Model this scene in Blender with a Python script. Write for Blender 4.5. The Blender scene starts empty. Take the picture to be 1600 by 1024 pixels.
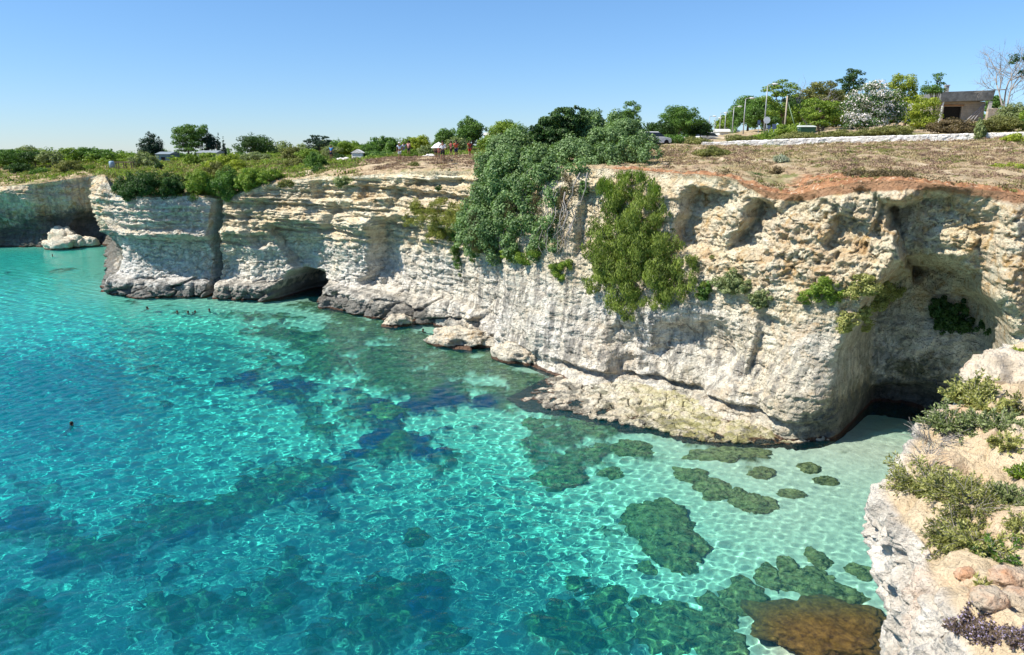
import bpy, math, numpy as np
from mathutils import Vector, Matrix
R = math.radians
S = bpy.context.scene
C = S.collection

# ---------------------------------------------------------------- camera, sky, sun, exposure
PITCH, F, CZ = R(13.5), 1150.0, 16.0
cam = bpy.data.objects.new('camera', bpy.data.cameras.new('camera')); C.objects.link(cam)
cam.location = (0, 0, CZ); cam.rotation_euler = (R(90) - PITCH, 0, 0)
cam.data.sensor_width = 36; cam.data.lens = F / 1600 * 36
cam.data.clip_start = .1; cam.data.clip_end = 4000
S.camera = cam
SUN_EL, SUN_AZ = R(50), R(254)          # azimuth clockwise from +Y
sd = Vector((math.sin(SUN_AZ) * math.cos(SUN_EL), math.cos(SUN_AZ) * math.cos(SUN_EL), math.sin(SUN_EL)))
W = bpy.data.worlds.new('World'); S.world = W; W.use_nodes = True
nt = W.node_tree; bg = nt.nodes['Background']
sk = nt.nodes.new('ShaderNodeTexSky'); sk.sky_type = 'NISHITA'; sk.sun_disc = False
sk.sun_elevation = SUN_EL; sk.sun_rotation = SUN_AZ; sk.altitude = 0; sk.air_density = 1.0; sk.dust_density = .0; sk.ozone_density = 4.5
_tc = nt.nodes.new('ShaderNodeTexCoord'); _sx = nt.nodes.new('ShaderNodeSeparateXYZ'); _rp = nt.nodes.new('ShaderNodeValToRGB'); _mx = nt.nodes.new('ShaderNodeMixRGB')
_e = _rp.color_ramp.elements; _e[0].position = 0; _e[0].color = (.62, .76, 1.02, 1); _e[1].position = .5; _e[1].color = (.80, .98, 1.10, 1); _n = _e.new(.22); _n.color = (.72, .93, 1.10, 1)
_mx.blend_type = 'MULTIPLY'; _mx.inputs[0].default_value = 1
nt.links.new(_tc.outputs['Generated'], _sx.inputs[0]); nt.links.new(_sx.outputs[2], _rp.inputs[0]); nt.links.new(sk.outputs[0], _mx.inputs[1]); nt.links.new(_rp.outputs[0], _mx.inputs[2])
nt.links.new(_mx.outputs[0], bg.inputs[0]); bg.inputs[1].default_value = .095
sl = bpy.data.lights.new('sun', 'SUN'); sl.energy = 5.0; sl.angle = R(.5); sl.color = (1, .94, .84)
so = bpy.data.objects.new('sun', sl); C.objects.link(so); so.rotation_euler = sd.to_track_quat('Z', 'Y').to_euler()
sl.cycles.is_caustics_light = True
S.view_settings.view_transform = 'Standard'; S.view_settings.look = 'None'; S.view_settings.gamma = 1
S.view_settings.exposure = 0.62
S.render.engine = 'CYCLES'
S.cycles.use_denoising = True; S.cycles.max_bounces = 6; S.cycles.diffuse_bounces = 3; S.cycles.glossy_bounces = 2
S.cycles.transmission_bounces = 4; S.cycles.transparent_max_bounces = 4; S.cycles.sample_clamp_indirect = 4
S.cycles.caustics_reflective = False

# ---------------------------------------------------------------- pixel <-> world (pixels of the 1600 x 1024 photograph)
cP, sP = math.cos(PITCH), math.sin(PITCH)
def ray(px, py):
    a = (np.asarray(px, float) - 800) / F; b = (512 - np.asarray(py, float)) / F
    return a, cP + b * sP, -sP + b * cP
def atY(px, py, Y):
    a, y, z = ray(px, py); t = Y / y
    return np.stack(np.broadcast_arrays(a * t, y * t, CZ + z * t), -1)
def atZ(px, py, Z=0.0):
    a, y, z = ray(px, py); t = (Z - CZ) / z
    return np.stack(np.broadcast_arrays(a * t, y * t, CZ + z * t), -1)
def proj(X, Y, Z):
    d = np.maximum(Y * cP - (Z - CZ) * sP, .1)
    return 800 + F * X / d, 512 - F * (Y * sP + (Z - CZ) * cP) / d
def sst(a, b, x):
    t = np.clip((x - a) / (b - a), 0, 1); return t * t * (3 - 2 * t)

# ---------------------------------------------------------------- noise
def _h(i, j, k, s):
    n = (i * 374761393 + j * 668265263 + k * 2147483647 + s * 974634777) & 0xffffffff
    n = ((n ^ (n >> 13)) * 1274126177) & 0xffffffff
    n = ((n ^ (n >> 16)) * 2246822519) & 0xffffffff
    return (n ^ (n >> 15)) & 0xffffffff
def noise(x, y, z, s=0):
    x, y, z = np.broadcast_arrays(*[np.asarray(q, float) for q in (x, y, z)])
    i, j, k = [np.floor(q).astype(np.int64) for q in (x, y, z)]
    u, v, w = x - i, y - j, z - k
    fu, fv, fw = [q * q * q * (q * (q * 6 - 15) + 10) for q in (u, v, w)]
    out = 0
    for a in (0, 1):
        for b in (0, 1):
            for c in (0, 1):
                h = _h(i + a, j + b, k + c, s)
                gx = (h & 1023) / 511.5 - 1; gy = ((h >> 10) & 1023) / 511.5 - 1; gz = ((h >> 20) & 1023) / 511.5 - 1
                g = gx * (u - a) + gy * (v - b) + gz * (w - c)
                out = out + g * (fu if a else 1 - fu) * (fv if b else 1 - fv) * (fw if c else 1 - fw)
    return out * 1.3
def fbm(x, y, z, s=0, o=4, gain=.5):
    t, A = 0, 1
    for q in range(o):
        f = 2.03 ** q
        t = t + A * noise(x * f, y * f, z * f, s + q * 7); A *= gain
    return t
def ridged(x, y, z, s=0, o=3):
    t, A = 0, 1
    for q in range(o):
        f = 2.1 ** q
        t = t + A * (1 - 2.2 * np.abs(noise(x * f, y * f, z * f, s + q * 11))); A *= .5
    return t
def cells(x, y, z, s=0):
    """blocky cell noise: distance to the border of jittered cells and a value per cell"""
    i, j, k = [np.floor(q).astype(np.int64) for q in (x, y, z)]
    d1 = np.full(np.shape(x), 9.); d2 = d1.copy(); val = d1 * 0
    for a in (-1, 0, 1):
        for b in (-1, 0, 1):
            for c in (-1, 0, 1):
                h = _h(i + a, j + b, k + c, s)
                dx = i + a + (h & 1023) / 1023 - x; dy = j + b + ((h >> 10) & 1023) / 1023 - y; dz = k + c + ((h >> 20) & 1023) / 1023 - z
                d = dx * dx + dy * dy + dz * dz
                n = d < d1
                d2 = np.where(n, d1, np.minimum(d2, d)); val = np.where(n, (h & 255) / 255., val); d1 = np.where(n, d, d1)
    return np.sqrt(d2) - np.sqrt(d1), val

# ---------------------------------------------------------------- materials
def mat(name):
    m = bpy.data.materials.new(name); m.use_nodes = True; return m, NT(m.node_tree)
class NT:
    def __init__(s, t):
        s.t = t; s.b = t.nodes.get('Principled BSDF'); s.out = t.nodes.get('Material Output')
    def n(s, ty, **kw):
        o = s.t.nodes.new('ShaderNode' + ty)
        for k, v in kw.items():
            k = k.replace('_', ' ')
            if k in o.inputs: s.set(o.inputs[k], v)
            else: setattr(o, k.replace(' ', '_'), v)
        return o
    def set(s, inp, v):
        if isinstance(v, bpy.types.NodeSocket): s.t.links.new(v, inp)
        elif isinstance(v, (tuple, list)) and inp.type == 'RGBA' and len(v) == 3: inp.default_value = (*v, 1)
        else: inp.default_value = v
    def pos(s): return s.n('NewGeometry').outputs['Position']
    def scale(s, v, sc):
        o = s.n('VectorMath', operation='MULTIPLY'); s.set(o.inputs[0], v); o.inputs[1].default_value = sc; return o.outputs[0]
    def noise(s, v, sc, det=4, rough=.6, dist=0):
        return s.n('TexNoise', Vector=v, Scale=sc, Detail=det, Roughness=rough, Distortion=dist).outputs[0]
    def voro(s, v, sc, feat='F1', out=0):
        return s.n('TexVoronoi', feature=feat, Vector=v, Scale=sc).outputs[out]
    def ramp(s, f, *stops):
        o = s.n('ValToRGB'); s.set(o.inputs[0], f); e = o.color_ramp.elements
        while len(e) < len(stops): e.new(.5)
        for q, (p, c) in zip(e, stops):
            q.position = p; q.color = (*c, 1) if isinstance(c, tuple) else (c, c, c, 1)
        return o.outputs[0]
    def mix(s, f, a, b, mode='MIX'):
        o = s.n('MixRGB', blend_type=mode)
        for q, v in zip(o.inputs, (f, a, b)): s.set(q, v)
        return o.outputs[0]
    def math(s, op, a, b=0., clamp=False):
        o = s.n('Math', operation=op, use_clamp=clamp); s.set(o.inputs[0], a); s.set(o.inputs[1], b); return o.outputs[0]
    def attr(s, name): return s.n('Attribute', attribute_name=name).outputs['Fac']
    def bump(s, h, dist, strength=1., nrm=None):
        o = s.n('Bump', Height=h, Distance=dist, Strength=strength)
        if nrm: s.set(o.inputs['Normal'], nrm)
        return o.outputs[0]

def plain(name, col, rough=.7, metal=0., var=.12, sc=3.):
    m, N = mat(name); p = N.pos()
    f = N.noise(p, sc, 4)
    N.set(N.b.inputs['Base Color'], N.mix(1., N.ramp(f, (.3, 1 - var * 2), (.7, 1.)), col, 'MULTIPLY'))
    N.b.inputs['Roughness'].default_value = rough; N.b.inputs['Metallic'].default_value = metal
    N.b.inputs['Specular IOR Level'].default_value = .3
    return m

def rock_mat(name, warm=.5, pit=1.):
    m, N = mat(name); p = N.pos()
    big = N.noise(p, .22, 4, .6, .4); mid = N.noise(p, 1.3, 5, .65); fine = N.noise(p, 9, 4, .7)
    base = N.mix(N.ramp(mid, (.35, 0.), (.62, 1.)), (.79, .65, .42), (.94, .86, .64))
    grey = N.mix(N.ramp(mid, (.3, 0.), (.65, 1.)), (.72, .70, .65), (.93, .91, .86))
    c = N.mix(N.attr('grey'), base, grey)
    och = N.math('MULTIPLY', N.ramp(N.noise(p, .9, 6, .7, .8), (.50, 0.), (.66, 1.)), N.attr('warm'))
    c = N.mix(N.math('MULTIPLY', och, .85, True), c, (.56, .33, .10))
    och2 = N.math('MULTIPLY', N.ramp(N.noise(p, .33, 5, .7, 1.), (.50, 0.), (.70, 1.)), N.attr('warm'))
    c = N.mix(N.math('MULTIPLY', och2, .6, True), c, (.60, .36, .18))
    # rain streaks run down the face: stretched noise, grey lichen and black algae
    st = N.noise(N.scale(p, (1.9, 1.9, .16)), 1., 5, .65)
    c = N.mix(N.math('MULTIPLY', N.ramp(st, (.46, 0.), (.60, .85)), N.attr('streak')), c, (.27, .26, .24))
    sp = N.ramp(N.noise(p, 3.6, 5, .75), (.56, 0.), (.64, 1.))
    c = N.mix(N.math('MULTIPLY', sp, .26), c, (.34, .27, .17))
    sp2 = N.ramp(N.noise(p, 14, 6, .8), (.55, 0.), (.60, 1.)); c = N.mix(N.math('MULTIPLY', sp2, .34), c, (.20, .16, .11))
    c = N.mix(N.math('MULTIPLY', N.ramp(fine, (.54, 0.), (.66, 1.)), .28), c, (.38, .30, .19))
    # beds a little browner than their neighbours
    bed = N.noise(N.scale(p, (.05, .05, 2.2)), 1., 3, .6)
    c = N.mix(N.math('MULTIPLY', N.ramp(bed, (.5, 0.), (.62, .5)), N.attr('strata')), c, (.50, .38, .21))
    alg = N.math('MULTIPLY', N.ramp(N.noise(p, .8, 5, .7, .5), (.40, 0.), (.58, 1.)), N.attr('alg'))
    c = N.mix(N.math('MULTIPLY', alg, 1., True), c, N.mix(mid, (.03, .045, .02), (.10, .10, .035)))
    red = N.mix(N.noise(p, 2.2, 5, .7), (.22, .09, .04), (.58, .33, .18))
    c = N.mix(N.math('MULTIPLY', N.ramp(N.math('ADD', N.attr('red'), N.math('MULTIPLY', N.math('SUBTRACT', mid, .5), .9)), (.35, 0.), (.6, 1.)), .92), c, red)
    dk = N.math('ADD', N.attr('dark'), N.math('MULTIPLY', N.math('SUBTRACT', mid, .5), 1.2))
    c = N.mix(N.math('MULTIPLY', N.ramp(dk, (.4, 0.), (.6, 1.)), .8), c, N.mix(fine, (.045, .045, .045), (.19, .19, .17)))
    ye = N.math('MULTIPLY', N.attr('yellow'), N.ramp(N.noise(p, 1.6, 5, .7), (.35, 0.), (.55, .8)))
    c = N.mix(ye, c, (.45, .42, .10))
    wl = N.math('ADD', N.attr('wet'), N.math('MULTIPLY', N.math('SUBTRACT', mid, .5), .8))
    c = N.mix(N.ramp(wl, (.4, 0.), (.6, .92)), c, N.mix(fine, (.045, .02, .012), (.17, .085, .05)))
    N.b.inputs['Roughness'].default_value = .95; N.b.inputs['Specular IOR Level'].default_value = .15
    n1 = N.bump(mid, .35 * pit); n2 = N.bump(N.noise(p, 4.5, 8, .8), .22 * pit, 1., n1)
    pits = N.ramp(N.voro(p, 4.5), (.0, 0.), (.35, 1.))
    wv = N.n('VectorMath', operation='ADD'); N.set(wv.inputs[0], p); N.set(wv.inputs[1], N.n('TexNoise', Vector=p, Scale=1.2, Detail=4).outputs[1])
    crk = N.ramp(N.voro(N.scale(wv.outputs[0], (.9, .9, 1.5)), 1.3, 'DISTANCE_TO_EDGE'), (0., 0.), (.045, 1.)); n2 = N.bump(crk, .10, .8, n2)
    n3 = N.bump(pits, .10 * pit, 1., n2)
    cm = N.math('MULTIPLY', N.math('SUBTRACT', 1., crk), N.ramp(N.noise(p, .7, 3), (.48, 0.), (.6, .36)))
    N.set(N.b.inputs['Base Color'], N.mix(cm, c, (.20, .15, .09)))
    N.set(N.b.inputs['Normal'], n3)
    return m

FOL = {}
def leaf_mat(name, dark, light, tr=.35, flower=None):
    m, N = mat(name)
    lv = N.attr('lv'); p = N.pos()
    f = N.math('ADD', N.math('MULTIPLY', lv, .65), N.math('MULTIPLY', N.noise(p, .9, 3), .5))
    c = N.mix(N.ramp(f, (.25, 0.), (.8, 1.)), dark, light)
    if flower: c = N.mix(N.ramp(lv, (.86 - flower[0], 0.), (.87 - flower[0], 1.)), c, flower[1])
    N.t.nodes.remove(N.b)
    d = N.n('BsdfDiffuse', Color=c); t = N.n('BsdfTranslucent', Color=N.mix(1., c, (1., 1.15, .5), 'MULTIPLY'))
    g = N.n('BsdfGlossy', Roughness=.5, Color=(.5, .5, .5))
    a = N.n('MixShader'); a.inputs[0].default_value = tr; N.set(a.inputs[1], d.outputs[0]); N.set(a.inputs[2], t.outputs[0])
    b = N.n('MixShader'); b.inputs[0].default_value = .04; N.set(b.inputs[1], a.outputs[0]); N.set(b.inputs[2], g.outputs[0])
    N.set(N.out.inputs[0], b.outputs[0]); FOL[name] = m
    return m
leaf_mat('dark', (.016, .045, .012), (.08, .16, .035))
leaf_mat('cypress', (0.008, 0.027, 0.019), (0.035, 0.080, 0.045))
leaf_mat('mid', (.028, .08, .018), (.16, .29, .05))
leaf_mat('bright', (0.047, 0.115, 0.014), (0.304, 0.416, 0.056))
leaf_mat('yellow', (0.068, 0.121, 0.014), (0.480, 0.544, 0.064))
leaf_mat('olive', (.06, .07, .02), (.30, .31, .09))
leaf_mat('greygreen', (.08, .11, .04), (.36, .42, .18))
leaf_mat('vine', (.04, .09, .03), (.27, .40, .16))
leaf_mat('hanging', (.06, .09, .015), (.40, .40, .09))
leaf_mat('tamarisk', (.03, .065, .010), (.34, .42, .08))
leaf_mat('oleander', (0.027, 0.074, 0.020), (0.144, 0.240, 0.064), .25, (.30, (.85, .78, .78)))
leaf_mat('brown', (.05, .04, .02), (.24, .18, .09))
leaf_mat('straw', (.18, .13, .07), (.60, .48, .28), .2)
leaf_mat('heath', (.12, .075, .055), (.42, .29, .20), .2)
leaf_mat('samphire', (.12, .14, .03), (.50, .50, .17), .3)
leaf_mat('silver', (0.189, 0.216, 0.149), (0.480, 0.528, 0.384), .2)
leaf_mat('statice', (0.135, 0.095, 0.068), (0.312, 0.240, 0.168), .2, (.12, (.42, .36, .55)))
BARK = plain('bark', (.20, .15, .11), .9, 0, .3, 6); TWIG = plain('twig', (.36, .33, .30), .9, 0, .2, 9)
CONC = plain('concrete', (.30, .30, .29), .85, 0, .25, 2.5); STEEL = plain('galvanised_steel', (.38, .39, .40), .5, .3, .1)
WHITE = plain('white_paint', (.80, .80, .78), .6); DARK = plain('dark_void', (.02, .018, .015), .9)

# ---------------------------------------------------------------- object helpers
def tag(o, label=None, cat=None, group=None, kind=None):
    if label: o['label'] = label
    if cat: o['category'] = cat
    if group: o['group'] = group
    if kind: o['kind'] = kind
    return o
def obj(name, me, parent=None, m=None, loc=None):
    o = bpy.data.objects.new(name, me); C.objects.link(o)
    if m: me.materials.append(m)
    if loc is not None: o.location = loc
    if parent: o.parent = parent
    return o
def empty(name, loc, rz=0):
    o = bpy.data.objects.new(name, None); C.objects.link(o); o.location = loc; o.rotation_euler = (0, 0, rz); o.empty_display_size = .2; return o
def mesh(name, v, q, smooth=True, attrs=None, fattrs=None):
    v = np.asarray(v, np.float32).reshape(-1, 3); q = np.asarray(q, np.int32); k = q.shape[1]
    me = bpy.data.meshes.new(name)
    me.vertices.add(len(v)); me.vertices.foreach_set('co', v.ravel())
    me.loops.add(q.size); me.loops.foreach_set('vertex_index', q.ravel())
    me.polygons.add(len(q)); me.polygons.foreach_set('loop_start', np.arange(0, q.size, k, dtype=np.int32))
    me.update(calc_edges=True)
    me.polygons.foreach_set('use_smooth', np.full(len(q), smooth))
    for dic, dom in ((attrs, 'POINT'), (fattrs, 'FACE')):
        for a, val in (dic or {}).items():
            at = me.attributes.new(a, 'FLOAT', dom); at.data.foreach_set('value', np.asarray(val, np.float32).ravel())
    return me
def gridq(n, m, flip=False):
    i = np.arange(n * m).reshape(n, m)
    q = np.stack([i[:-1, :-1], i[:-1, 1:], i[1:, 1:], i[1:, :-1]], -1).reshape(-1, 4)
    return q[:, ::-1] if flip else q
class MB:
    def __init__(s): s.v = []; s.f = []; s.n = 0
    def add(s, v, f):
        s.v += [tuple(p) for p in v]; s.f += [tuple(i + s.n for i in q) for q in f]; s.n = len(s.v); return s
    def box(s, c, d, rot=None):
        M = rot or Matrix.Identity(3)
        vs = [Vector(c) + M @ Vector((x * d[0] / 2, y * d[1] / 2, z * d[2] / 2)) for x in (-1, 1) for y in (-1, 1) for z in (-1, 1)]
        return s.add(vs, [(0, 1, 3, 2), (4, 6, 7, 5), (0, 4, 5, 1), (2, 3, 7, 6), (0, 2, 6, 4), (1, 5, 7, 3)])
    def tube(s, pts, rad, k=8):
        pts = [Vector(p) for p in pts]; rad = rad if hasattr(rad, '__len__') else [rad] * len(pts)
        rings = []
        for i, p in enumerate(pts):
            t = (pts[min(i + 1, len(pts) - 1)] - pts[max(i - 1, 0)]).normalized()
            a = t.orthogonal().normalized() if i == 0 else (a - t * a.dot(t)).normalized()
            b = t.cross(a)
            rings.append([p + (a * math.cos(2 * math.pi * j / k) + b * math.sin(2 * math.pi * j / k)) * rad[i] for j in range(k)])
        f = [(i * k + j, i * k + (j + 1) % k, (i + 1) * k + (j + 1) % k, (i + 1) * k + j) for i in range(len(pts) - 1) for j in range(k)]
        f += [tuple(range(k))[::-1], tuple((len(pts) - 1) * k + j for j in range(k))]
        return s.add([v for r in rings for v in r], f)
    def ball(s, c, r, nu=10, nv=7):
        v = []; f = []
        for i in range(nv + 1):
            th = math.pi * i / nv
            for j in range(nu):
                ph = 2 * math.pi * j / nu
                v.append((c[0] + r[0] * math.sin(th) * math.cos(ph), c[1] + r[1] * math.sin(th) * math.sin(ph), c[2] + r[2] * math.cos(th)))
        for i in range(nv):
            for j in range(nu): f.append((i * nu + j, (i + 1) * nu + j, (i + 1) * nu + (j + 1) % nu, i * nu + (j + 1) % nu))
        return s.add(v, f)
    def build(s, name, m, parent=None, smooth=False, loc=None, bev=0):
        me = bpy.data.meshes.new(name); me.from_pydata([tuple(v) for v in s.v], [], s.f); me.update()
        if smooth: me.polygons.foreach_set('use_smooth', [True] * len(me.polygons))
        o = obj(name, me, parent, m, loc)
        if bev:
            b = o.modifiers.new('bevel', 'BEVEL'); b.width = bev; b.segments = 2
        return o

# ================================================================ CLIFF
KB = [(-520, 404), (-250, 396), (-120, 391), (-40, 388), (0, 386), (60, 386), (110, 383), (150, 380), (163, 379), (166, 400), (169, 430), (172, 452),
      (180, 458), (205, 461), (235, 463), (300, 463), (322, 462), (345, 461), (390, 467), (440, 468), (495, 471), (560, 486), (640, 498), (700, 514),
      (775, 549), (865, 586), (930, 600), (1010, 618), (1100, 640), (1200, 664), (1285, 690), (1300, 691), (1360, 700), (1440, 712), (1600, 735), (1750, 790), (1900, 900)]
KT = [(-600, 286), (-100, 287), (0, 292), (60, 287), (110, 280), (150, 274), (165, 275), (176, 300), (185, 306), (235, 309), (300, 306), (330, 309), (345, 313), (390, 297), (440, 284),
      (500, 276), (560, 275), (640, 268), (700, 267), (745, 268), (800, 268), (900, 262), (940, 264), (1000, 266), (1050, 270), (1140, 276), (1200, 300), (1240, 304), (1300, 292),
      (1340, 284), (1400, 282), (1450, 286), (1500, 292), (1560, 300), (1600, 306), (1800, 320), (2200, 340)]
KTx, KTy = np.array(KT, float).T
B = np.array([atZ(a, b)[:2] for a, b in KB])
# resample evenly, finely
seg = np.r_[0, np.cumsum(np.hypot(*np.diff(B, axis=0).T))]
kpx = np.array(KB, float)[:, 0]
sd_ = np.arange(0, seg[-1], .05); Bx = np.interp(sd_, seg, B[:, 0]); By = np.interp(sd_, seg, B[:, 1])
def gs(a, sig):
    k = np.arange(-int(3 * sig), int(3 * sig) + 1); g = np.exp(-.5 * (k / sig) ** 2); g /= g.sum()
    return np.convolve(np.pad(a, len(k) // 2, mode='edge'), g, 'valid')
Bx, By = gs(Bx, 10), gs(By, 10)
tx, ty = np.gradient(gs(Bx, 45)), np.gradient(gs(By, 45)); L = np.hypot(tx, ty); tx, ty = tx / L, ty / L
nX, nY = gs(-ty, 25), gs(tx, 25); L = np.hypot(nX, nY); nX, nY = nX / L, nY / L
# pick columns about one photo pixel apart (coarser at the far bay)
dpx = np.abs(np.gradient(proj(Bx, By, 0 * Bx)[0])) + .02 * np.minimum(1, 120 / np.hypot(Bx, By))
dpx = dpx + .35 * np.hypot(np.gradient(Bx), np.gradient(By)) / .05 * .05 * 3
cum = np.cumsum(dpx); ncol = 1500
idx = np.clip(np.searchsorted(cum, np.linspace(cum[0], cum[-1], ncol)), 0, len(cum) - 1); idx = np.unique(idx)
bx, by, nx, ny, sc = Bx[idx], By[idx], nX[idx], nY[idx], sd_[idx]
ncol = len(idx)
setb = np.interp(proj(bx, by, 0 * bx)[0], [150, 200, 330, 345, 600, 900, 1300, 1450, 1700], [.6, .2, .6, 1.2, 1.6, 2.2, 1.8, 1.0, .8])
zt = np.full(ncol, 13.)
for _ in range(12):
    tX, tY = bx + nx * setb, by + ny * setb
    px_, py_ = proj(tX, tY, zt)
    want = np.interp(px_, KTx, KTy)
    zt = zt + (py_ - want) * np.hypot(tX, tY) / F * .8
_a = np.searchsorted(sc, np.interp(158, kpx, seg)); _b = np.searchsorted(sc, np.interp(181, kpx, seg)); zt[_a:_b] = np.linspace(zt[_a - 1], zt[_b], _b - _a)
zt = gs(zt, 2)
nrow = 290
v = np.r_[np.linspace(-2.5, 0, 14)[:-1], np.linspace(0, 1, nrow - 13)]
V = np.broadcast_to(v[:, None], (nrow, ncol))
Z = np.where(V < 0, V, V * zt)
X0 = np.broadcast_to(bx, Z.shape); Y0 = np.broadcast_to(by, Z.shape); NX = np.broadcast_to(nx, Z.shape); NY = np.broadcast_to(ny, Z.shape)
PX, PY = proj(X0, Y0, Z)
Vc = np.clip(V, 0, 1)
inset = setb * Vc ** 1.3
far = 1 - sst(160, 175, PX)                      # far bay cliff
head = sst(160, 175, PX) * (1 - sst(325, 345, PX))
mid = sst(335, 350, PX) * (1 - sst(740, 800, PX))
right = sst(1050, 1200, PX)
def el(cx, cy, rx, ry, d, k=2., rot=0):
    a = math.cos(R(rot)); b = math.sin(R(rot)); wob = .18 * fbm(X0 * .5, Y0 * .5, Z * .5, 77, 3)
    x = (PX - cx) * a + (PY - cy) * b; y = -(PX - cx) * b + (PY - cy) * a
    r = np.sqrt((x / rx) ** 2 + (y / ry) ** 2) + wob
    return d * sst(1.08, 1.08 - 1 / k, r)
def wd(cx, cy, rx, ry, d, rot=0):
    """facet cut into the face: sharp drop at its left edge, running out to the right"""
    a = math.cos(R(rot)); b = math.sin(R(rot)); w1 = .22 * fbm(X0 * .6, Y0 * .6, Z * .6, 78, 4); w2 = .3 * fbm(X0 * .5, Y0 * .5, Z * .5, 79, 4)
    x = ((PX - cx) * a + (PY - cy) * b) / rx + w1; y = (-(PX - cx) * b + (PY - cy) * a) / ry + w2
    return d * sst(-1.06, -.9, x) * np.clip((1 - x) / 2, 0, 1) ** .8 * sst(-1.1, -.8, y) * sst(1.15, .5, y)
def arch(cx, cy, rx, ry, d):
    w = .05 * fbm(X0 * .5, Y0 * .5, Z * .5, 177, 4); x = np.abs(PX - cx) / rx; y = np.abs(np.minimum(PY - cy, 0)) / ry
    r = (x ** 3 + y ** 2.4) ** (1 / 2.7) + w; cut = sst(-6, 26, (PX - 1296) * .80 + (PY - 548) * .60 + 14 * noise(X0 * .8, Y0 * .8, Z * .8, 178)); return d * sst(1.0, .62, r) ** .8 * cut
low = sst(560, 700, PX) * (1 - sst(.5, .66, Vc)); lo1 = 1 - .72 * low
# headland: shelf with an undercut below it
inset += head * (1.5 * np.exp(-((Vc - .36) / .24) ** 2) - 1.2 * np.exp(-((Vc - .63) / .035) ** 2) - .5 * sst(.62, .75, Vc) - .2 * np.exp(-((Vc - .03) / .1) ** 2))
inset += mid * (.9 * np.exp(-((Vc - .28) / .2) ** 2) - .8 * np.exp(-((Vc - .66) / .05) ** 2))
inset += far * (-.2 + 2.4 * np.exp(-((Vc - .25) / .25) ** 2) + 1.6 * fbm(X0 * .12, Y0 * .12, Z * .15, 120, 4))
# bench of dark blocks at the water
inset += -(head * .55 + mid * (1 - sst(600, 720, PX))) * 1.3 * (1 - sst(.13, .17, Vc)) * (1 - sst(425, 435, PX) * (1 - sst(500, 512, PX)))
inset += el(334, 395, 8, 88, 8, 6) + el(466, 455, 33, 30, 8, 2.2)
inset += wd(604, 405, 42, 62, 2.6, 14) + wd(530, 345, 30, 26, 1.2, 10) + wd(462, 395, 26, 60, 1.6, -25) + wd(410, 350, 32, 34, 1.2, -20) + wd(670, 298, 40, 16, 1.0) + wd(500, 300, 26, 16, .9)
inset += wd(560, 300, 22, 16, .8) + wd(615, 310, 22, 22, .8)
inset += wd(1086, 355, 46, 52, 2.0, 8) + wd(1172, 372, 42, 46, 2.2, 28) + wd(1262, 335, 60, 22, 1.1, 20) + wd(1330, 385, 50, 30, .9, 25)
inset += el(1060, 575, 110, 80, 1.6, 1.6, -8) + wd(1200, 555, 30, 60, .7, 10) + wd(1000, 560, 40, 60, .9, -20)
inset += wd(1500, 378, 95, 92, 3.0, -24) + wd(1390, 355, 30, 30, .7, 20) + wd(905, 350, 22, 60, .8)
inset += arch(1440, 590, 140, 190, 5.6) + arch(1452, 560, 165, 190, 1.2)
inset += -el(1250, 610, 60, 90, 1.0, 1.4) - el(1400, 300, 60, 22, .8, 1.8) - el(1580, 420, 40, 160, 1.4, 1.2)
inset += el(1400, 690, 110, 40, 2.0, 1.5)
inset += (.35 * np.exp(-((Z - .5) / .4) ** 2)) * sst(720, 800, PX) - (1.35 * (1 - sst(0, .32, Vc))) * sst(860, 930, PX) * (1 - sst(1240, 1290, PX))
zone_up = sst(.5, .62, Vc)
# strata of the upper face: hard beds stand out with sharp undersides
zz = Z + .25 * fbm(X0 * .12, Y0 * .12, Z * .1, 5, 2) + .05 * X0 * .3
bedn = noise(X0 * .06, Y0 * .06, zz * 1.35, 9) + .6 * noise(X0 * .15, Y0 * .15, zz * 3.1, 19)
strat = np.tanh(bedn * 5) * .30 + .10 * np.tanh(5 * noise(X0 * .3, Y0 * .3, zz * 6, 29))
st_w = (head * .7 + mid * 1.3) * (.15 + .85 * sst(.45, .6, Vc)) + sst(800, 900, PX) * .12 + far * .25 + (1 - mid) * (1 - head) * .1
inset += strat * st_w
# crags
inset += -(.55 - .1 * low) * fbm(X0 * .22, Y0 * .22, Z * .22, 1, 4) * (.9 + .5 * right) * (.4 + .6 * np.minimum(1, zt / 10))
inset += -.16 * lo1 * ridged(X0 * .9, Y0 * .9, Z * .9, 3, 4) * (.5 + .9 * right * zone_up + .3 * mid)
cb, cv = cells(X0 * .7, Y0 * .7, Z * .8, 4)
inset += (.22 * (cv - .5) - .22 * sst(0, .12, cb) + .2) * (.5 * head + .5 * mid + .25 + .4 * right * zone_up)
cb2, cv2 = cells(X0 * .42 + .3 * noise(X0, Y0, Z, 8), Y0 * .42, Z * .5, 14)
wx, wy, wz = X0 + .35 * noise(X0 * .8, Y0 * .8, Z * .8, 101), Y0 + .35 * noise(X0 * .8, Y0 * .8, Z * .8, 102), Z + .3 * noise(X0 * .8, Y0 * .8, Z * .8, 103)
c4, v4 = cells(wx * 1.5, wy * 1.5, wz * 2.1, 105); inset += lo1 * .17 * (v4 - .5) + lo1 * .11 * (1 - sst(0, .09, c4)) * (.3 + .7 * (noise(X0 * .3, Y0 * .3, Z * .3, 106) > -.1))
c5, v5 = cells(wx * 3.2, wy * 3.2, wz * 4.4, 107); inset += lo1 * (.10 * (v5 - .5)) * (.35 + right + .4 * mid)
pit_ = np.maximum(0, noise(wx * 2.3, wy * 2.3, wz * 2.3, 108) - .18); inset += lo1 * .75 * pit_ * (.3 + .6 * right * zone_up + .4 * mid)
bench = (head + mid) * (1 - sst(.15, .2, Vc)) * sst(-.02, 0, V)
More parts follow.
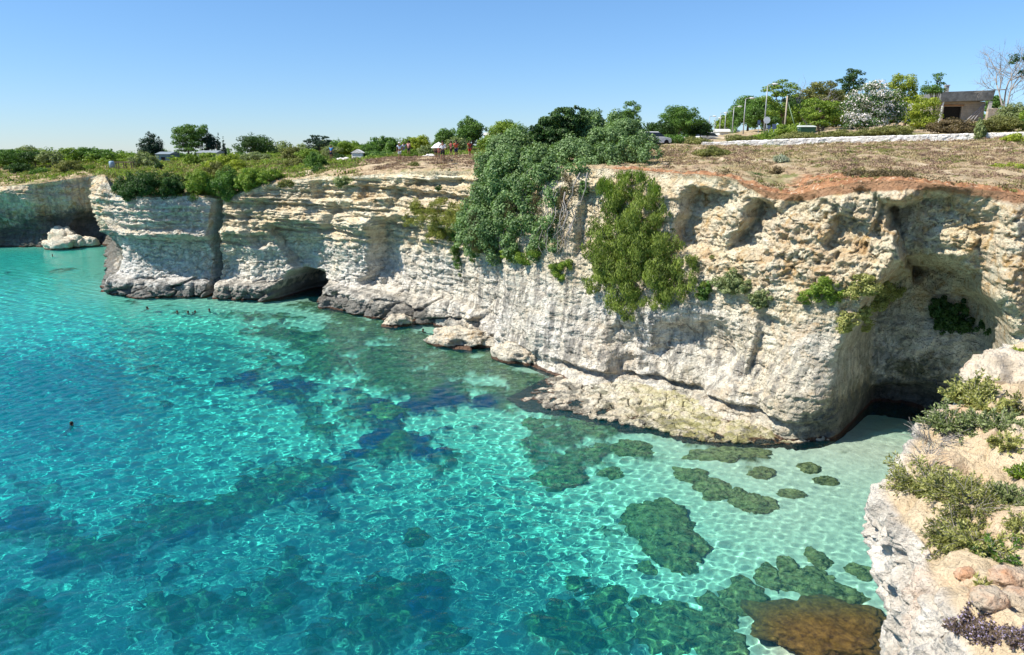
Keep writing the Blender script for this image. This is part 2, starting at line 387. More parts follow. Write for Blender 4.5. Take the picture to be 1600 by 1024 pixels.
inset += bench * (.9 * (cv2 - .5) - .7 * sst(0, .16, cb2) + .4)
# flutes on the pale lower face
fl = sst(560, 640, PX) * (1 - sst(1000, 1150, PX)) * sst(.02, .1, Vc) * (1 - sst(.55, .75, Vc))
inset += fl * .22 * fbm(X0 * 1.5, Y0 * 1.5, Z * .13, 33, 4, .6) * (1 - .6 * sst(900, 1000, PX))
inset += .07 * fbm(X0 * 4, Y0 * 4, Z * 4, 41, 3) * (1 + right) + .10 * fbm(X0 * 2., Y0 * 2., Z * 2., 43, 3)
inset += .75 * np.exp(-((Z - .95) / .2) ** 2) * sst(850, 900, PX) * (1 - sst(1255, 1290, PX))
topw = sst(.93, 1., Vc)
inset = inset * (1 - topw) + topw * (setb + .25 * fbm(X0 * .5, Y0 * .5, Z * .2, 51, 3))
CXg, CYg = X0 + NX * inset, Y0 + NY * inset
CZg = Z + .12 * fbm(X0 * 1.2, Y0 * 1.2, Z * 1.2, 61, 3) * (1 - topw * .5) * (V > 0)
px, py = proj(CXg, CYg, CZg)
hgt = CZg
att = {}
att['grey'] = np.clip(.05 + .62 * (1 - sst(.40, .56, Vc)) * (1 - .45 * right) + .5 * head + .35 * fbm(X0 * .3, Y0 * .3, Z * .3, 71, 2), 0, 1)
def spot(cx, cy, rx, ry): return np.exp(-(((px - cx) / rx) ** 2 + ((py - cy) / ry) ** 2))
att['warm'] = np.clip(.30 * sst(.4, .55, Vc) + .16 + .3 * spot(1130, 600, 60, 40) + .60 * sst(1000, 1150, px) * sst(.35, .55, Vc) + .5 * spot(1265, 580, 60, 90) + .9 * spot(1150, 390, 60, 50) + .5 * spot(960, 560, 40, 50) + .6 * spot(1400, 330, 200, 40) + .5 * spot(595, 300, 150, 30) + .5 * spot(336, 380, 14, 60) * 2 + far * 1.3 + .25 * sst(1500, 1560, px), 0, 1)
att['streak'] = np.clip(.35 * (1 - sst(.5, .7, Vc)) + .95 * spot(800, 480, 130, 80) + .6 * spot(950, 540, 120, 60) + .6 * spot(1220, 600, 80, 60) + .8 * spot(1080, 560, 90, 80) + .6 * far, 0, 1)
att['strata'] = np.clip(mid * .8 * zone_up + .3, 0, 1)
att['alg'] = np.clip(.95 * spot(1430, 600, 120, 90) + .9 * spot(1380, 670, 120, 45) + .55 * spot(1070, 590, 40, 30) + far * .6 * (1 - sst(.45, .7, Vc)) + .5 * spot(270, 400, 60, 40) * .5, 0, 1)  # alcove spots: algae stain plus the hollow's shade put into the rock colour
att['red'] = np.clip(1.0 * sst(1130, 1230, px) * (1 - .45 * sst(1390, 1450, px)) * sst(.945, .99, Vc) + .7 * spot(1310, 282, 90, 18) + .45 * sst(930, 960, px) * sst(.975, .995, Vc) + .35 * fbm(X0 * .7, Y0 * .7, Z * .7, 88, 3) * sst(1130, 1230, px) * sst(.8, .95, Vc), 0, 1)
att['dark'] = np.clip(1.1 * spot(1385, 670, 140, 60) + .42 * spot(1440, 600, 100, 70) + bench * (.52 + .5 * (1 - sst(.04, .11, Vc))) * (1 - .5 * sst(640, 700, px)) + far * .75 * (1 - sst(.4, .62, Vc + .2 * fbm(X0 * .1, Y0 * .1, Z * .1, 2, 2))), 0, 1)  # first two spots paint the alcove's shadow into the rock colour
att['wet'] = np.clip(1 - sst(.0, .34, hgt), 0, 1) * .9
att['yellow'] = 0 * px
for k in att: att[k] = np.broadcast_to(att[k], px.shape)
ROCK = rock_mat('limestone')
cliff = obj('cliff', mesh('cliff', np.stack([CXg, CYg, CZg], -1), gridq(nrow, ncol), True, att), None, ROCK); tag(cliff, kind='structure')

# nearest-surface lookup for things growing on the face
_ii = (px / 4).astype(int); _jj = (py / 4).astype(int)
_ok = (_ii >= 0) & (_ii < 420) & (_jj >= 0) & (_jj < 260) & (V >= 0)
_tab = np.full((260, 420), 1e9); np.minimum.at(_tab, (_jj[_ok], _ii[_ok]), CYg[_ok])
def cliffY(x, y):
    i, j = int(x / 4), int(y / 4); w = _tab[max(j - 2, 0):j + 3, max(i - 2, 0):i + 3]; w = w[w < 1e8]
    return float(np.median(w)) if len(w) else None

# ================================================================ PLATEAU
rimX, rimY, rimZ = CXg[-1], CYg[-1], CZg[-1]
ra = np.maximum.accumulate(rimX / rimY + np.arange(ncol) * 1e-7)
TK = {-600: [(278, 140), (262, 175), (250, 300)], 0: [(283, 134), (262, 165), (250, 300)], 160: [(268, 134), (262, 150), (252, 180), (243, 300)],
      240: [(292, 89), (270, 120), (256, 155), (243, 300)], 345: [(294, 90), (265, 118), (250, 155), (241, 300)], 440: [(272, 85), (256, 108), (245, 155), (239, 300)],
      520: [(268, 80), (253, 98), (244, 150), (238, 300)], 640: [(262, 76), (255, 80), (247, 92), (240, 130), (236, 300)], 745: [(262, 74), (255, 79), (243, 97), (233, 130), (230, 300)],
      940: [(250, 62), (235, 75), (223, 110), (220, 300)], 1050: [(254, 58), (232, 72), (219, 100), (214, 300)], 1200: [(266, 50), (243, 60), (230, 77), (205, 120), (200, 300)],
      1320: [(259, 49), (239, 60), (226, 76), (200, 110), (195, 300)], 1450: [(268, 47), (241, 58), (223, 74), (190, 108), (185, 300)],
      1600: [(282, 43), (243, 56), (219, 70), (185, 108), (180, 300)], 2100: [(330, 33), (250, 52), (216, 69), (180, 108), (178, 300)]}
_Y = np.r_[np.arange(20, 200, 1.), np.arange(200, 901, 10.)]
_ka, _kz = [], []
for kx, kn in TK.items():
    pts = [(p[1], p[2]) for p in (atY(kx, a, b) for a, b in kn)]; a0 = atY(kx, kn[1][0], 60); a0 = a0[0] / a0[1]
    rz = np.interp(a0, ra, rimZ); ry = np.interp(a0, ra, rimY)
    ys = np.array([ry] + [p[0] for p in pts if p[0] > ry + 1]); zs = np.array([rz] + [p[1] for p in pts if p[0] > ry + 1])
    _ka.append(a0); _kz.append(np.interp(_Y, ys, zs))
_ka = np.array(_ka); _kz = np.array(_kz)
def gz(X, Y):
    X, Y = np.asarray(X, float), np.asarray(Y, float)
    a = np.clip(X / Y, _ka[0], _ka[-1] - 1e-6); i = np.clip(np.searchsorted(_ka, a) - 1, 0, len(_ka) - 2)
    f = (a - _ka[i]) / (_ka[i + 1] - _ka[i]); f = f * f * (3 - 2 * f)
    yi = np.interp(Y, _Y, np.arange(len(_Y))); j = np.clip(yi.astype(int), 0, len(_Y) - 2); g = yi - j
    r = lambda q: _kz[q, j] * (1 - g) + _kz[q, j + 1] * g
    return r(i) * (1 - f) + r(i + 1) * f
def gnd(px_, Y):
    """point on the plateau at photo column px_ and distance Y"""
    X = (px_ - 800) / F * Y * 1.0
    for _ in range(4):
        z = float(gz(X, Y)); X = (px_ - 800) / F * (Y * cP - (z - CZ) * sP)
    return Vector((X, Y, z))
mr = 240
tpar = np.linspace(0, 1, mr)
off = (tpar ** 2.2) * 1.
Yend = 700.
TX, TY, TZ = [], [], []
sel = np.arange(0, ncol, 1)
ta = rimX[sel] / rimY[sel]
Ycol = rimY[sel][None, :] + (np.r_[0, np.geomspace(.25, Yend, mr - 1)])[:, None]
TX = ta[None, :] * Ycol; TY = Ycol
zr = gz(TX, TY); dist = Ycol - rimY[sel][None]
rimdev = (rimZ[sel] - gz(rimX[sel], rimY[sel]))[None]
TZ = zr + rimdev * np.exp(-dist / 3.) + (.22 * fbm(TX * .35, TY * .35, 0, 91, 4) + .10 * fbm(TX * 1.7, TY * 1.7, 0, 95, 3)) * sst(0, 2, dist) * (1 - sst(150, 300, TY)) + .16 * ridged(TX * 1.3, TY * 1.3, 0, 99, 3) * sst(0, .4, dist) * np.exp(-dist / 3.)
TZ = TZ - 2.2 * sst(190, 330, TY)
tpx, tpy = proj(TX, TY, TZ)
# sagging scar of red soil behind the right rim
scar = np.exp(-(((tpx - 1315) / 85) ** 2)) * np.exp(-((dist - 2.2) / 2.2) ** 2)
TZ = TZ - .0 * scar
red = np.clip(1.2 * scar * sst(1180, 1240, tpx) + .8 * np.exp(-(dist / .7) ** 2) * sst(920, 980, tpx) + .35 * sst(1420, 1480, tpx) * np.exp(-(dist / 1.2) ** 2) + .3 * fbm(TX * .6, TY * .6, 0, 97, 3) * np.exp(-(dist / 3.) ** 2), 0, 1)
m, N = mat('dry_ground'); p = N.pos()
g1 = N.mix(N.ramp(N.noise(p, .5, 5, .7), (.4, 0.), (.62, 1.)), (.36, .26, .16), (.52, .42, .27))
g1 = N.mix(N.ramp(N.noise(p, .25, 5, .7, .6), (.52, 0.), (.62, .8)), g1, (.14, .17, .05))
g1 = N.mix(N.ramp(N.noise(p, .16, 3, .5, .6), (.60, 0.), (.66, .9)), g1, (.58, .47, .33))
rr = N.math('ADD', N.attr('red'), N.math('MULTIPLY', N.math('SUBTRACT', N.noise(p, 1.5, 4), .5), .7))
rs_ = N.mix(N.ramp(N.noise(p, 2.0, 6, .75), (.35, 0.), (.65, 1.)), (.15, .06, .03), (.54, .29, .15))
rs_ = N.mix(N.ramp(N.noise(p, 5., 5, .7), (.58, 0.), (.63, .9)), rs_, (.64, .52, .38)); rs_ = N.mix(N.ramp(N.noise(p, 1.1, 5, .7), (.56, 0.), (.66, .8)), rs_, (.36, .27, .17))
g1 = N.mix(N.ramp(rr, (.38, 0.), (.62, 1.)), g1, rs_)
N.set(N.b.inputs['Base Color'], g1); N.b.inputs['Roughness'].default_value = 1; N.b.inputs['Specular IOR Level'].default_value = .1
N.set(N.b.inputs['Normal'], N.bump(N.noise(p, 4, 6, .7), .2))
ground = obj('plateau_ground', mesh('plateau_ground', np.stack([TX, TY, TZ], -1), gridq(mr, len(sel)), True, {'red': red}), None, m); tag(ground, kind='structure')

# ================================================================ SEABED, SEA
def underwater_px(X, Y, D):
    r = np.hypot(X, Y); rs = r.copy()
    for _ in range(6):
        sa = rs / np.hypot(rs, CZ); sw = sa / 1.333; rs = r - D * sw / np.sqrt(1 - sw * sw)
    return proj(X * rs / r, Y * rs / r, 0 * X)
cs = np.stack([Bx, By], -1)[::12]
def shore(X, Y):
    out = np.empty(X.size)
    P_ = np.stack([X.ravel(), Y.ravel()], -1)
    for i in range(0, len(P_), 20000):
        d = P_[i:i + 20000, None, :] - cs[None]; out[i:i + 20000] = np.sqrt((d ** 2).sum(-1).min(1))
    return out.reshape(X.shape)
def depth_of(X, Y):
    dc = shore(X, Y)
    D = .9 + 2.7 * (1 - np.exp(-np.maximum(dc - 1, 0) / 16))
    D *= 1 - .52 * sst(-2, 13, X) * (1 - sst(36, 60, Y))
    return D
REEF = [(560, 560, 170, 60, 20, 1), (470, 530, 120, 30, 15, .8), (640, 600, 110, 50, 20, 1), (700, 560, 110, 45, 20, 1), (760, 620, 100, 40, 15, .9), (600, 660, 160, 50, 25, .9), (430, 620, 120, 40, 15, .8), (330, 590, 110, 26, 10, .6),
        (560, 720, 190, 36, -28, .9), (430, 770, 170, 40, -20, .95), (280, 830, 150, 55, -15, .95), (180, 880, 170, 60, -10, .8), (60, 800, 90, 60, 0, .75), (60, 960, 120, 60, 0, .6), (330, 960, 180, 60, -20, .75), (640, 950, 120, 50, 5, .95), (560, 1000, 120, 40, 0, .9),
        (880, 700, 60, 46, 0, .9), (870, 655, 90, 20, 10, .8), (930, 690, 60, 26, 0, .7), (640, 530, 100, 26, 20, 1.), (790, 585, 80, 26, 25, 1), (550, 500, 90, 14, 20, 1.),
        (120, 425, 90, 10, 0, .4), (250, 480, 120, 10, 5, .4), (960, 670, 120, 16, 12, .8), (1130, 705, 70, 14, 5, .8), (890, 990, 60, 50, 0, .8), (960, 1000, 40, 40, 0, .6)]
BLUE = [(480, 800, 200, 24, -24), (660, 660, 90, 30, 15), (200, 900, 180, 26, -15), (720, 650, 60, 30, 10), (330, 610, 90, 14, 8), (580, 760, 130, 16, -28), (400, 830, 120, 20, -25), (250, 880, 120, 26, -22), (560, 700, 60, 14, -25), (420, 600, 100, 12, 5), (380, 640, 90, 14, 0), (30, 820, 60, 20, 0), (670, 960, 30, 30, 0), (700, 690, 60, 18, -20), (520, 800, 100, 16, -25), (60, 900, 80, 20, -10)]
def blobs_at(L_, x, y):
    o = 0 * x
    for q in L_:
        cx, cy, rx, ry, ro = q[:5]; w = q[5] if len(q) > 5 else 1; a, b = math.cos(R(ro)), math.sin(R(ro))
        u = (x - cx) * a + (y - cy) * b; vv = -(x - cx) * b + (y - cy) * a
        o = np.maximum(o, w * np.exp(-.8 * ((u / rx) ** 2 + (vv / ry) ** 2)))
    return o
def polar(r0, r1, nr, a0, a1, na):
    rr_ = np.geomspace(r0, r1, nr); aa = np.linspace(R(a0), R(a1), na)
    RR, AA = np.meshgrid(rr_, aa, indexing='ij'); return RR * np.sin(AA), RR * np.cos(AA)
bX, bY = polar(7, 175, 420, -58, 52, 700)
D = depth_of(bX, bY)
ux, uy = underwater_px(bX, bY, D)
rf = blobs_at(REEF, ux, uy)
rn = .5 * fbm(bX * .28, bY * .28, 0, 201, 6, .66)
reef = sst(.44, .66, rf * .9 + rn * 1.25 + .0)
rb = reef * (.55 + .55 * fbm(bX * .8, bY * .8, 0, 211, 4, .6) + .25 * ridged(bX * .6, bY * .6, 0, 221, 3))
bZ = -D + .10 * fbm(bX * .3, bY * .3, 0, 231, 3) + np.clip(rb, 0, 2) * np.minimum(.9, D * .30)
bZ = np.minimum(bZ, -.25)
weed = np.clip(blobs_at(BLUE, ux, uy) + .35 * fbm(bX * .35, bY * .35, 0, 241, 5) + .16, 0, 1)
m, N = mat('seabed'); p = N.pos()
sand = N.mix(N.noise(p, .5, 4, .6), (.70, .66, .54), (.88, .84, .72))
rk = N.mix(N.ramp(N.noise(p, 1.1, 6, .75), (.36, 0.), (.62, 1.)), (.016, .034, .02), (.24, .23, .09))
rk = N.mix(N.ramp(N.noise(p, 2.6, 4, .7), (.52, 0.), (.66, .8)), rk, (.50, .46, .30))
rk = N.mix(N.ramp(N.attr('weed'), (.35, 0.), (.7, 1.)), rk, (.004, .03, .15))
N.set(N.b.inputs['Base Color'], N.mix(N.attr('reef'), sand, rk)); N.b.inputs['Roughness'].default_value = 1; N.b.inputs['Specular IOR Level'].default_value = 0
N.set(N.b.inputs['Normal'], N.bump(N.noise(p, 3, 5, .7), .15))
SEABED = m
bed = obj('seabed', mesh('seabed', np.stack([bX, bY, bZ], -1), gridq(*bX.shape), True, {'reef': reef, 'weed': weed}), None, m); tag(bed, kind='structure')
bed.cycles.is_caustics_receiver = True; cliff.cycles.is_caustics_receiver = False

rng = np.random.default_rng(5)
sX, sY = polar(6.5, 190, 1650, -56, 50, 1150)
r_ = np.hypot(sX, sY); cell = r_ * .0021
sZ = 0 * sX
for i in range(64):
    lam = .26 * 10 ** (rng.random() * .78); a = rng.normal(R(-60), .85); k = 2 * math.pi / lam
    amp = .0033 * lam * (1 - sst(.18, .40, cell / lam))
    sZ += amp * np.sin(k * (sX * math.cos(a) + sY * math.sin(a)) + rng.random() * 6.28)
calm = .5 + .5 * sst(1.0, 3.5, depth_of(*[q[::6, ::6] for q in (sX, sY)]))
calm = np.repeat(np.repeat(calm, 6, 0), 6, 1)[:sX.shape[0], :sX.shape[1]]
sZ *= calm * (1 + 1.0 * sst(40, 70, r_) * (1 - sst(-35, -5, sX)))
dd = depth_of(*[q[::6, ::6] for q in (sX, sY)]); dd = np.repeat(np.repeat(dd, 6, 0), 6, 1)[:sX.shape[0], :sX.shape[1]]
spx_, spy_ = proj(sX, sY, 0 * sX)
dd = dd * 1.02 + .7 * sst(420, 60, spx_) * sst(900, 640, spy_) + .2 * sst(600, 200, spx_)
dd = dd * (1 - .85 * np.exp(-(((spx_ - 1290) / 125) ** 4) - (((spy_ - 1005) / 62) ** 4)))
m, N = mat('sea_water'); N.t.nodes.remove(N.b); p = N.pos()
dep = N.attr('depth')
tint = N.ramp(N.math('DIVIDE', dep, 6.), (.0, (.97, 1., .98)), (.22, (.62, .98, .92)), (.45, (.30, .94, .88)), (.72, (.15, .88, .90)), (1., (.10, .78, .95)))
nb = N.bump(N.noise(N.scale(p, (1., 1.6, 1.)), 2.2, 5, .65), .05, .5)
rfr = N.n('BsdfRefraction', IOR=1.33, Roughness=0., Color=tint)
gl = N.n('BsdfGlossy', Roughness=.03, Normal=nb); fr = N.n('Fresnel', IOR=1.33, Normal=nb)
sc_ = N.n('BsdfDiffuse', Color=(.004, .30, .40))
m1 = N.n('MixShader'); N.set(m1.inputs[0], N.math('MULTIPLY', dep, .05)); N.set(m1.inputs[1], rfr.outputs[0]); N.set(m1.inputs[2], sc_.outputs[0])
m2 = N.n('MixShader'); N.set(m2.inputs[0], fr.outputs[0]); N.set(m2.inputs[1], m1.outputs[0]); N.set(m2.inputs[2], gl.outputs[0]); N.set(N.out.inputs[0], m2.outputs[0])
sea = obj('sea', mesh('sea', np.stack([sX, sY, sZ], -1), gridq(*sX.shape), True, {'depth': dd}), None, m); tag(sea, kind='structure')
sea.cycles.is_caustics_caster = True

# ================================================================ ROCKS, LEDGES, NEAR SPUR
def rock_attrs(n, **kw):
    d = {k: np.zeros(n) for k in ('grey', 'warm', 'streak', 'strata', 'alg', 'red', 'dark', 'wet', 'yellow')}
    for k, v_ in kw.items(): d[k] = np.broadcast_to(np.asarray(v_, float), (n,)).copy()
    return d
def ico(n):
    me = bpy.data.meshes.new('t'); import bmesh
    bm = bmesh.new(); bmesh.ops.create_icosphere(bm, subdivisions=n, radius=1); bm.to_mesh(me); bm.free()
    v_ = np.array([x.co[:] for x in me.vertices]); f = np.array([p_.vertices[:] for p_ in me.polygons]); bpy.data.meshes.remove(me); return v_, f
ICO = {k: ico(k) for k in (3, 4, 5)}
def rock(name, loc, r, seed, label, cat='rock', group=None, res=5, rot=0, blocky=.25, m=None, **at):
    v_, f = ICO[res]
    v_ = np.sign(v_) * np.abs(v_) ** (1. if name == 'sunken_boulder' else .8); sc_ = float(np.mean(r)); w = v_ * np.array(r); q = w / sc_
    cb_, cv_ = cells(q[:, 0] * 1.3 + seed, q[:, 1] * 1.3, q[:, 2] * 1.3, seed)
    d = (.34 if name == 'sunken_boulder' else .22) * fbm(q[:, 0] * 1.1 + seed * 3.1, q[:, 1] * 1.1, q[:, 2] * 1.1, seed, 5, .55) + blocky * (cv_ - .5) * sst(0, .1, cb_) - .10 * ridged(q[:, 0] * 2, q[:, 1] * 2, q[:, 2] * 2, seed) + .1
    w = w * (1 + d[:, None]); a, b = math.cos(R(rot)), math.sin(R(rot))
    w = np.stack([w[:, 0] * a - w[:, 1] * b, w[:, 0] * b + w[:, 1] * a, w[:, 2]], -1)
    wz = w[:, 2] + loc[2]
    kw = dict(grey=.4, wet=1 - sst(.05, .4, wz)); kw.update(at); kw = {k: (x(w, wz) if callable(x) else x) for k, x in kw.items()}
    o = obj(name, mesh(name, w, f, True, rock_attrs(len(w), **kw)), None, m or ROCK, loc); tag(o, label, cat, group); return o
def sea_at(px_, py_): return Vector(atZ(px_, py_, 0.))
def ledge(name, outer, inner, top, seed, label, deep=1.6, **at):
    """tidal shelf: outer = its foot at the sea (photo pixels), inner = where it meets the cliff, top = height"""
    o_ = np.array([atZ(a, b, 0.)[:2] for a, b in outer]); i_ = np.array([atZ(a, b, top)[:2] for a, b in inner])
    n_ = 420; t = np.linspace(0, 1, n_)
    def rs(P_):
        l = np.r_[0, np.cumsum(np.hypot(*np.diff(P_, axis=0).T))]; l /= l[-1]
        return np.stack([gs(np.interp(t, l, P_[:, k]), 4) for k in (0, 1)], -1)
    o_, i_ = rs(o_), rs(i_); i_ = i_ + np.array([.67, .74]) * deep
    m_ = 90; w = np.linspace(0, 1, m_)[:, None]
    Pp = o_[None] + (i_ - o_)[None] * (np.maximum(0, w - .14) / .86)[..., None]
    x, y = Pp[..., 0], Pp[..., 1]
    ends = np.sin(np.pi * np.clip(t, 0, 1))[None] ** .15
    h_ = -.9 + (top + .9) * sst(0, .15, w) * (.75 + .25 * sst(.2, 1, w)) * ends
    e = sst(.05, .2, w)
    cq, cvq = cells(x * 1.1 + .4 * noise(x, y, 0, 6), y * 1.1, 0 * x, seed); h_ = h_ + e * (.22 * fbm(x * .8, y * .8, 0, seed, 6, .6) - .30 * (1 - sst(0, .10, cq)) * (noise(x * .5, y * .5, 0, 3) > 0) + .1 * (cvq - .5))
    jit = (1 - sst(.2, .5, w)) * (.55 * fbm(x * .9, y * .9, h_ * .8, seed + 5, 4) + .2 * ridged(x * 1.8, y * 1.8, h_ * 2, seed + 6, 3)) * sst(0, .5, ends) * np.minimum(1, np.sin(np.pi * t)[None] * 6)
    dn = (o_ - i_); dn = dn / np.maximum(np.linalg.norm(dn, axis=1, keepdims=True), .1)
    x = x + dn[None, :, 0] * jit; y = y + dn[None, :, 1] * jit
    pts = np.stack([x, y, h_], -1).reshape(-1, 3); c0 = np.array([x.mean(), y.mean(), 0])
    hh = h_.ravel()
    kw = dict(grey=.1, warm=.5, wet=.9 * (1 - sst(-.08, .15, hh))); kw.update(at); kw = {k: (f_(pts, hh) if callable(f_) else f_) for k, f_ in kw.items()}
    o = obj(name, mesh(name, pts - c0, gridq(m_, n_), True, rock_attrs(len(pts), **kw)), None, ROCK, c0); tag(o, label, 'rock ledge'); return o
ledge('rock_ledge', [(790, 618), (850, 635), (930, 652), (1010, 668), (1090, 684), (1180, 693), (1288, 696)],
      [(866, 569), (880, 575), (945, 598), (1010, 616), (1100, 637), (1200, 663), (1290, 689)], .5, 301,
      'long flat yellowish rock shelf along the foot of the cliff', dark=lambda P_, h: .12 + .9 * np.maximum(0, fbm(P_[:, 0] * .9, P_[:, 1] * .9, 0, 333, 4)) + .35 * (1 - sst(.1, .45, h)), grey=.45, yellow=lambda P_, h: .75 * np.exp(-((P_[:, 0] - 12) / 5) ** 2), warm=.3, alg=.0)
for a in [
    ((716, 536), (2.9, 1.8, .85), 11, 'overhanging rock slab in the water below the cliff', -20, .8),
    ((818, 564), (2.9, 1.2, 1.0), 12, 'brown-topped rock block wedged under the cliff beside a dark hollow', -35, .6),
    ((668, 492), (3.4, 1.7, 1.7), 13, 'tilted ochre rock slab leaning at the cliff foot', -28, .7),
    ((622, 508), (1.3, 1.0, .75), 14, 'small rough rock poking out of the sea before the ochre slab', 10, .3),
    ((560, 478), (2.6, 1.4, 1.5), 15, 'dark block at the cliff foot right of the sea cave', -12, .2),
    ((605, 486), (2.2, 1.2, 1.5), 16, 'dark block at the cliff foot beside the ochre slab', -12, .2)]:
    (x_, y_), r, sd2, lab, rt, warm_ = a
    c = sea_at(x_, y_); rock('coastal_rock', (c.x, c.y, r[2] * .25), r, sd2, lab, rot=rt, warm=warm_, dark=(.6 if sd2 in (15, 16) else .42), blocky=.5)
for (x_, y_), r, sd2, lab in [((92, 389), (2.1, 1.4, 1.3), 21, 'pale boulder leftmost at the foot of the far cliff'), ((120, 386), (1.6, 1.3, 1.5), 22, 'grey boulder between two others at the foot of the far cliff'),
                              ((139, 385), (1.5, 1.3, 1.2), 23, 'pale boulder next to the headland at the far cliff foot'), ((100, 384), (2.4, 1.4, 2.3), 24, 'darker boulder heaped behind the pale ones at the far cliff')]:
    c = sea_at(x_, y_); rock('fallen_boulder', (c.x, c.y, r[2] * .35), r, sd2, lab, 'boulder', 'boulders below the far cliff', 4, warm=.4, dark=.2)
# sunken boulders
m, N = mat('weedy_rock'); p = N.pos()
c = N.mix(N.ramp(N.noise(p, 2.6, 7, .8), (.40, 0.), (.62, 1.)), (.05, .06, .02), (.60, .52, .22))
c = N.mix(N.ramp(N.noise(p, 6., 4, .7), (.5, 0.), (.66, .7)), c, (.62, .55, .32))
N.set(N.b.inputs['Base Color'], c); N.b.inputs['Roughness'].default_value = 1; N.b.inputs['Specular IOR Level'].default_value = 0
N.set(N.b.inputs['Normal'], N.bump(N.noise(p, 5, 5, .75), .2)); WEEDY = m
m, N = mat('brown_weed'); p = N.pos()
c = N.mix(N.ramp(N.noise(p, 5., 6, .75), (.36, 0.), (.64, 1.)), (.10, .04, .008), (.42, .21, .04))
N.set(N.b.inputs['Base Color'], c); N.b.inputs['Roughness'].default_value = .9
N.set(N.b.inputs['Normal'], N.bump(N.noise(p, 9, 5, .75), .12)); BROWNW = m
def at_bed(x_, y_):
    d0 = float(depth_of(*[np.array([[q]]) for q in atZ(x_, y_, 0.)[:2]])[0, 0])
    s_ = atZ(x_, y_, 0.); r0 = math.hypot(s_[0], s_[1]); sa = r0 / math.hypot(r0, CZ) / 1.333; k = (r0 + .75 * d0 * sa / math.sqrt(1 - sa * sa)) / r0
    return s_[0] * k, s_[1] * k, d0
for i, (x_, y_, w_, h_, lab, brown) in enumerate([
    (1035, 822, 52, 52, 'large round weedy boulder under pale water in mid cove', 0), (1092, 850, 20, 14, 'small sunken boulder touching the large round one', 0),
    (1166, 932, 38, 26, 'brown oval sunken boulder left of the brown weed reef', 0), (1050, 972, 55, 40, 'sunken boulder with caustics near the bottom edge right of centre', 0),
    (957, 935, 34, 30, 'round sunken boulder left of the one with a dark shadow', 0), (1262, 905, 44, 20, 'arched sunken rock just above the brown weed reef', 0),
    (1276, 868, 16, 14, 'little sunken boulder above the arched rock', 0), (1315, 925, 34, 16, 'low sunken rock between arched rock and near cliff', 0),
    (1205, 900, 22, 18, 'pale sunken boulder between the brown oval and the arched rock', 0), (990, 699, 34, 13, 'flat sunken boulder seaward of the long ledge', 0), (938, 701, 24, 13, 'pale rounded sunken boulder left of the flat one', 0),
    (1140, 708, 58, 12, 'long sunken slab close below the ledge tip', 0), (1082, 742, 26, 14, 'sunken boulder at the head of the short chain', 0), (1118, 762, 26, 16, 'middle boulder of the short sunken chain', 0),
    (1182, 785, 32, 14, 'end boulder of the short sunken chain', 0), (1190, 738, 20, 9, 'small sunken boulder off the ledge tip', 0), (1266, 731, 16, 7, 'tiny sunken boulder beside the shaded cove', 0),
    (880, 741, 44, 20, 'broad sunken boulder in the turquoise below the ledge', 0), (958, 736, 20, 9, 'small flat sunken boulder right of the broad one', 0), (1290, 984, 102, 42, 'large reef covered in brown weed just under the surface', 1),
    (1125, 1000, 36, 30, 'sunken boulder at the bottom edge left of the brown weed reef', 0), (650, 830, 18, 12, 'lone small sunken boulder on the sand left of centre', 0), (600, 640, 40, 14, 'shallow sunken boulder among the green reefs', 0),
    (845, 660, 30, 10, 'sunken boulder off the seaward tip of the ledge', 0), (910, 664, 34, 9, 'pale sunken rock just off the middle of the ledge', 0),
    (905, 905, 20, 14, 'sunken stone left of the round boulder near the bottom edge', 0), (885, 960, 30, 22, 'rounded sunken boulder lower left of the round one', 0), (925, 985, 30, 22, 'mossy sunken boulder at the bottom edge below the round one', 0), (1005, 935, 16, 12, 'small sunken stone between the round and the caustic-lit boulders', 0),
    (1110, 935, 16, 12, 'small sunken stone left of the brown oval boulder', 0), (1128, 960, 24, 16, 'greenish sunken stone under the brown oval boulder', 0), (1230, 880, 16, 12, 'small sunken stone left of the arched rock top', 0), (1345, 890, 20, 10, 'flat sunken stone close to the near cliff', 0),
    (1068, 880, 18, 12, 'sunken stone just below the large round boulder', 0), (1010, 880, 14, 10, 'tiny sunken stone under the left side of the large round boulder', 0), (1150, 770, 16, 8, 'tiny sunken stone in the short chain', 0), (1240, 770, 18, 7, 'faint flat sunken stone in the pale shallows', 0), (1290, 750, 16, 6, 'faint sunken stone near the shaded cove', 0),
    (700, 975, 34, 24, 'sunken boulder on the bottom edge left of the mossy ones', 0), (655, 930, 30, 20, 'dark sunken boulder in the reef at the bottom', 0), (585, 965, 34, 22, 'dark sunken boulder leftmost in the bottom reef', 0), (515, 545, 34, 12, 'sunken rock off the cave with pale top', 0)]):
    X, Y, d0 = at_bed(x_, y_); rw = w_ * math.hypot(X, Y, 16) / F * 1.0; rd = h_ * (X * X + Y * Y + 256) / 16 / F * .85
    top = .12 if brown else min(.75 * d0, max(.5, rw * .55)); zc = -d0 - .1 if not brown else -.95
    rock('sunken_boulder', (X, Y, zc), (rw, rd, top + .1 if not brown else .72), 400 + i, lab, 'boulder', 'boulders under the water of the cove', 5, m=BROWNW if brown else WEEDY, blocky=.22).cycles.is_caustics_receiver = True

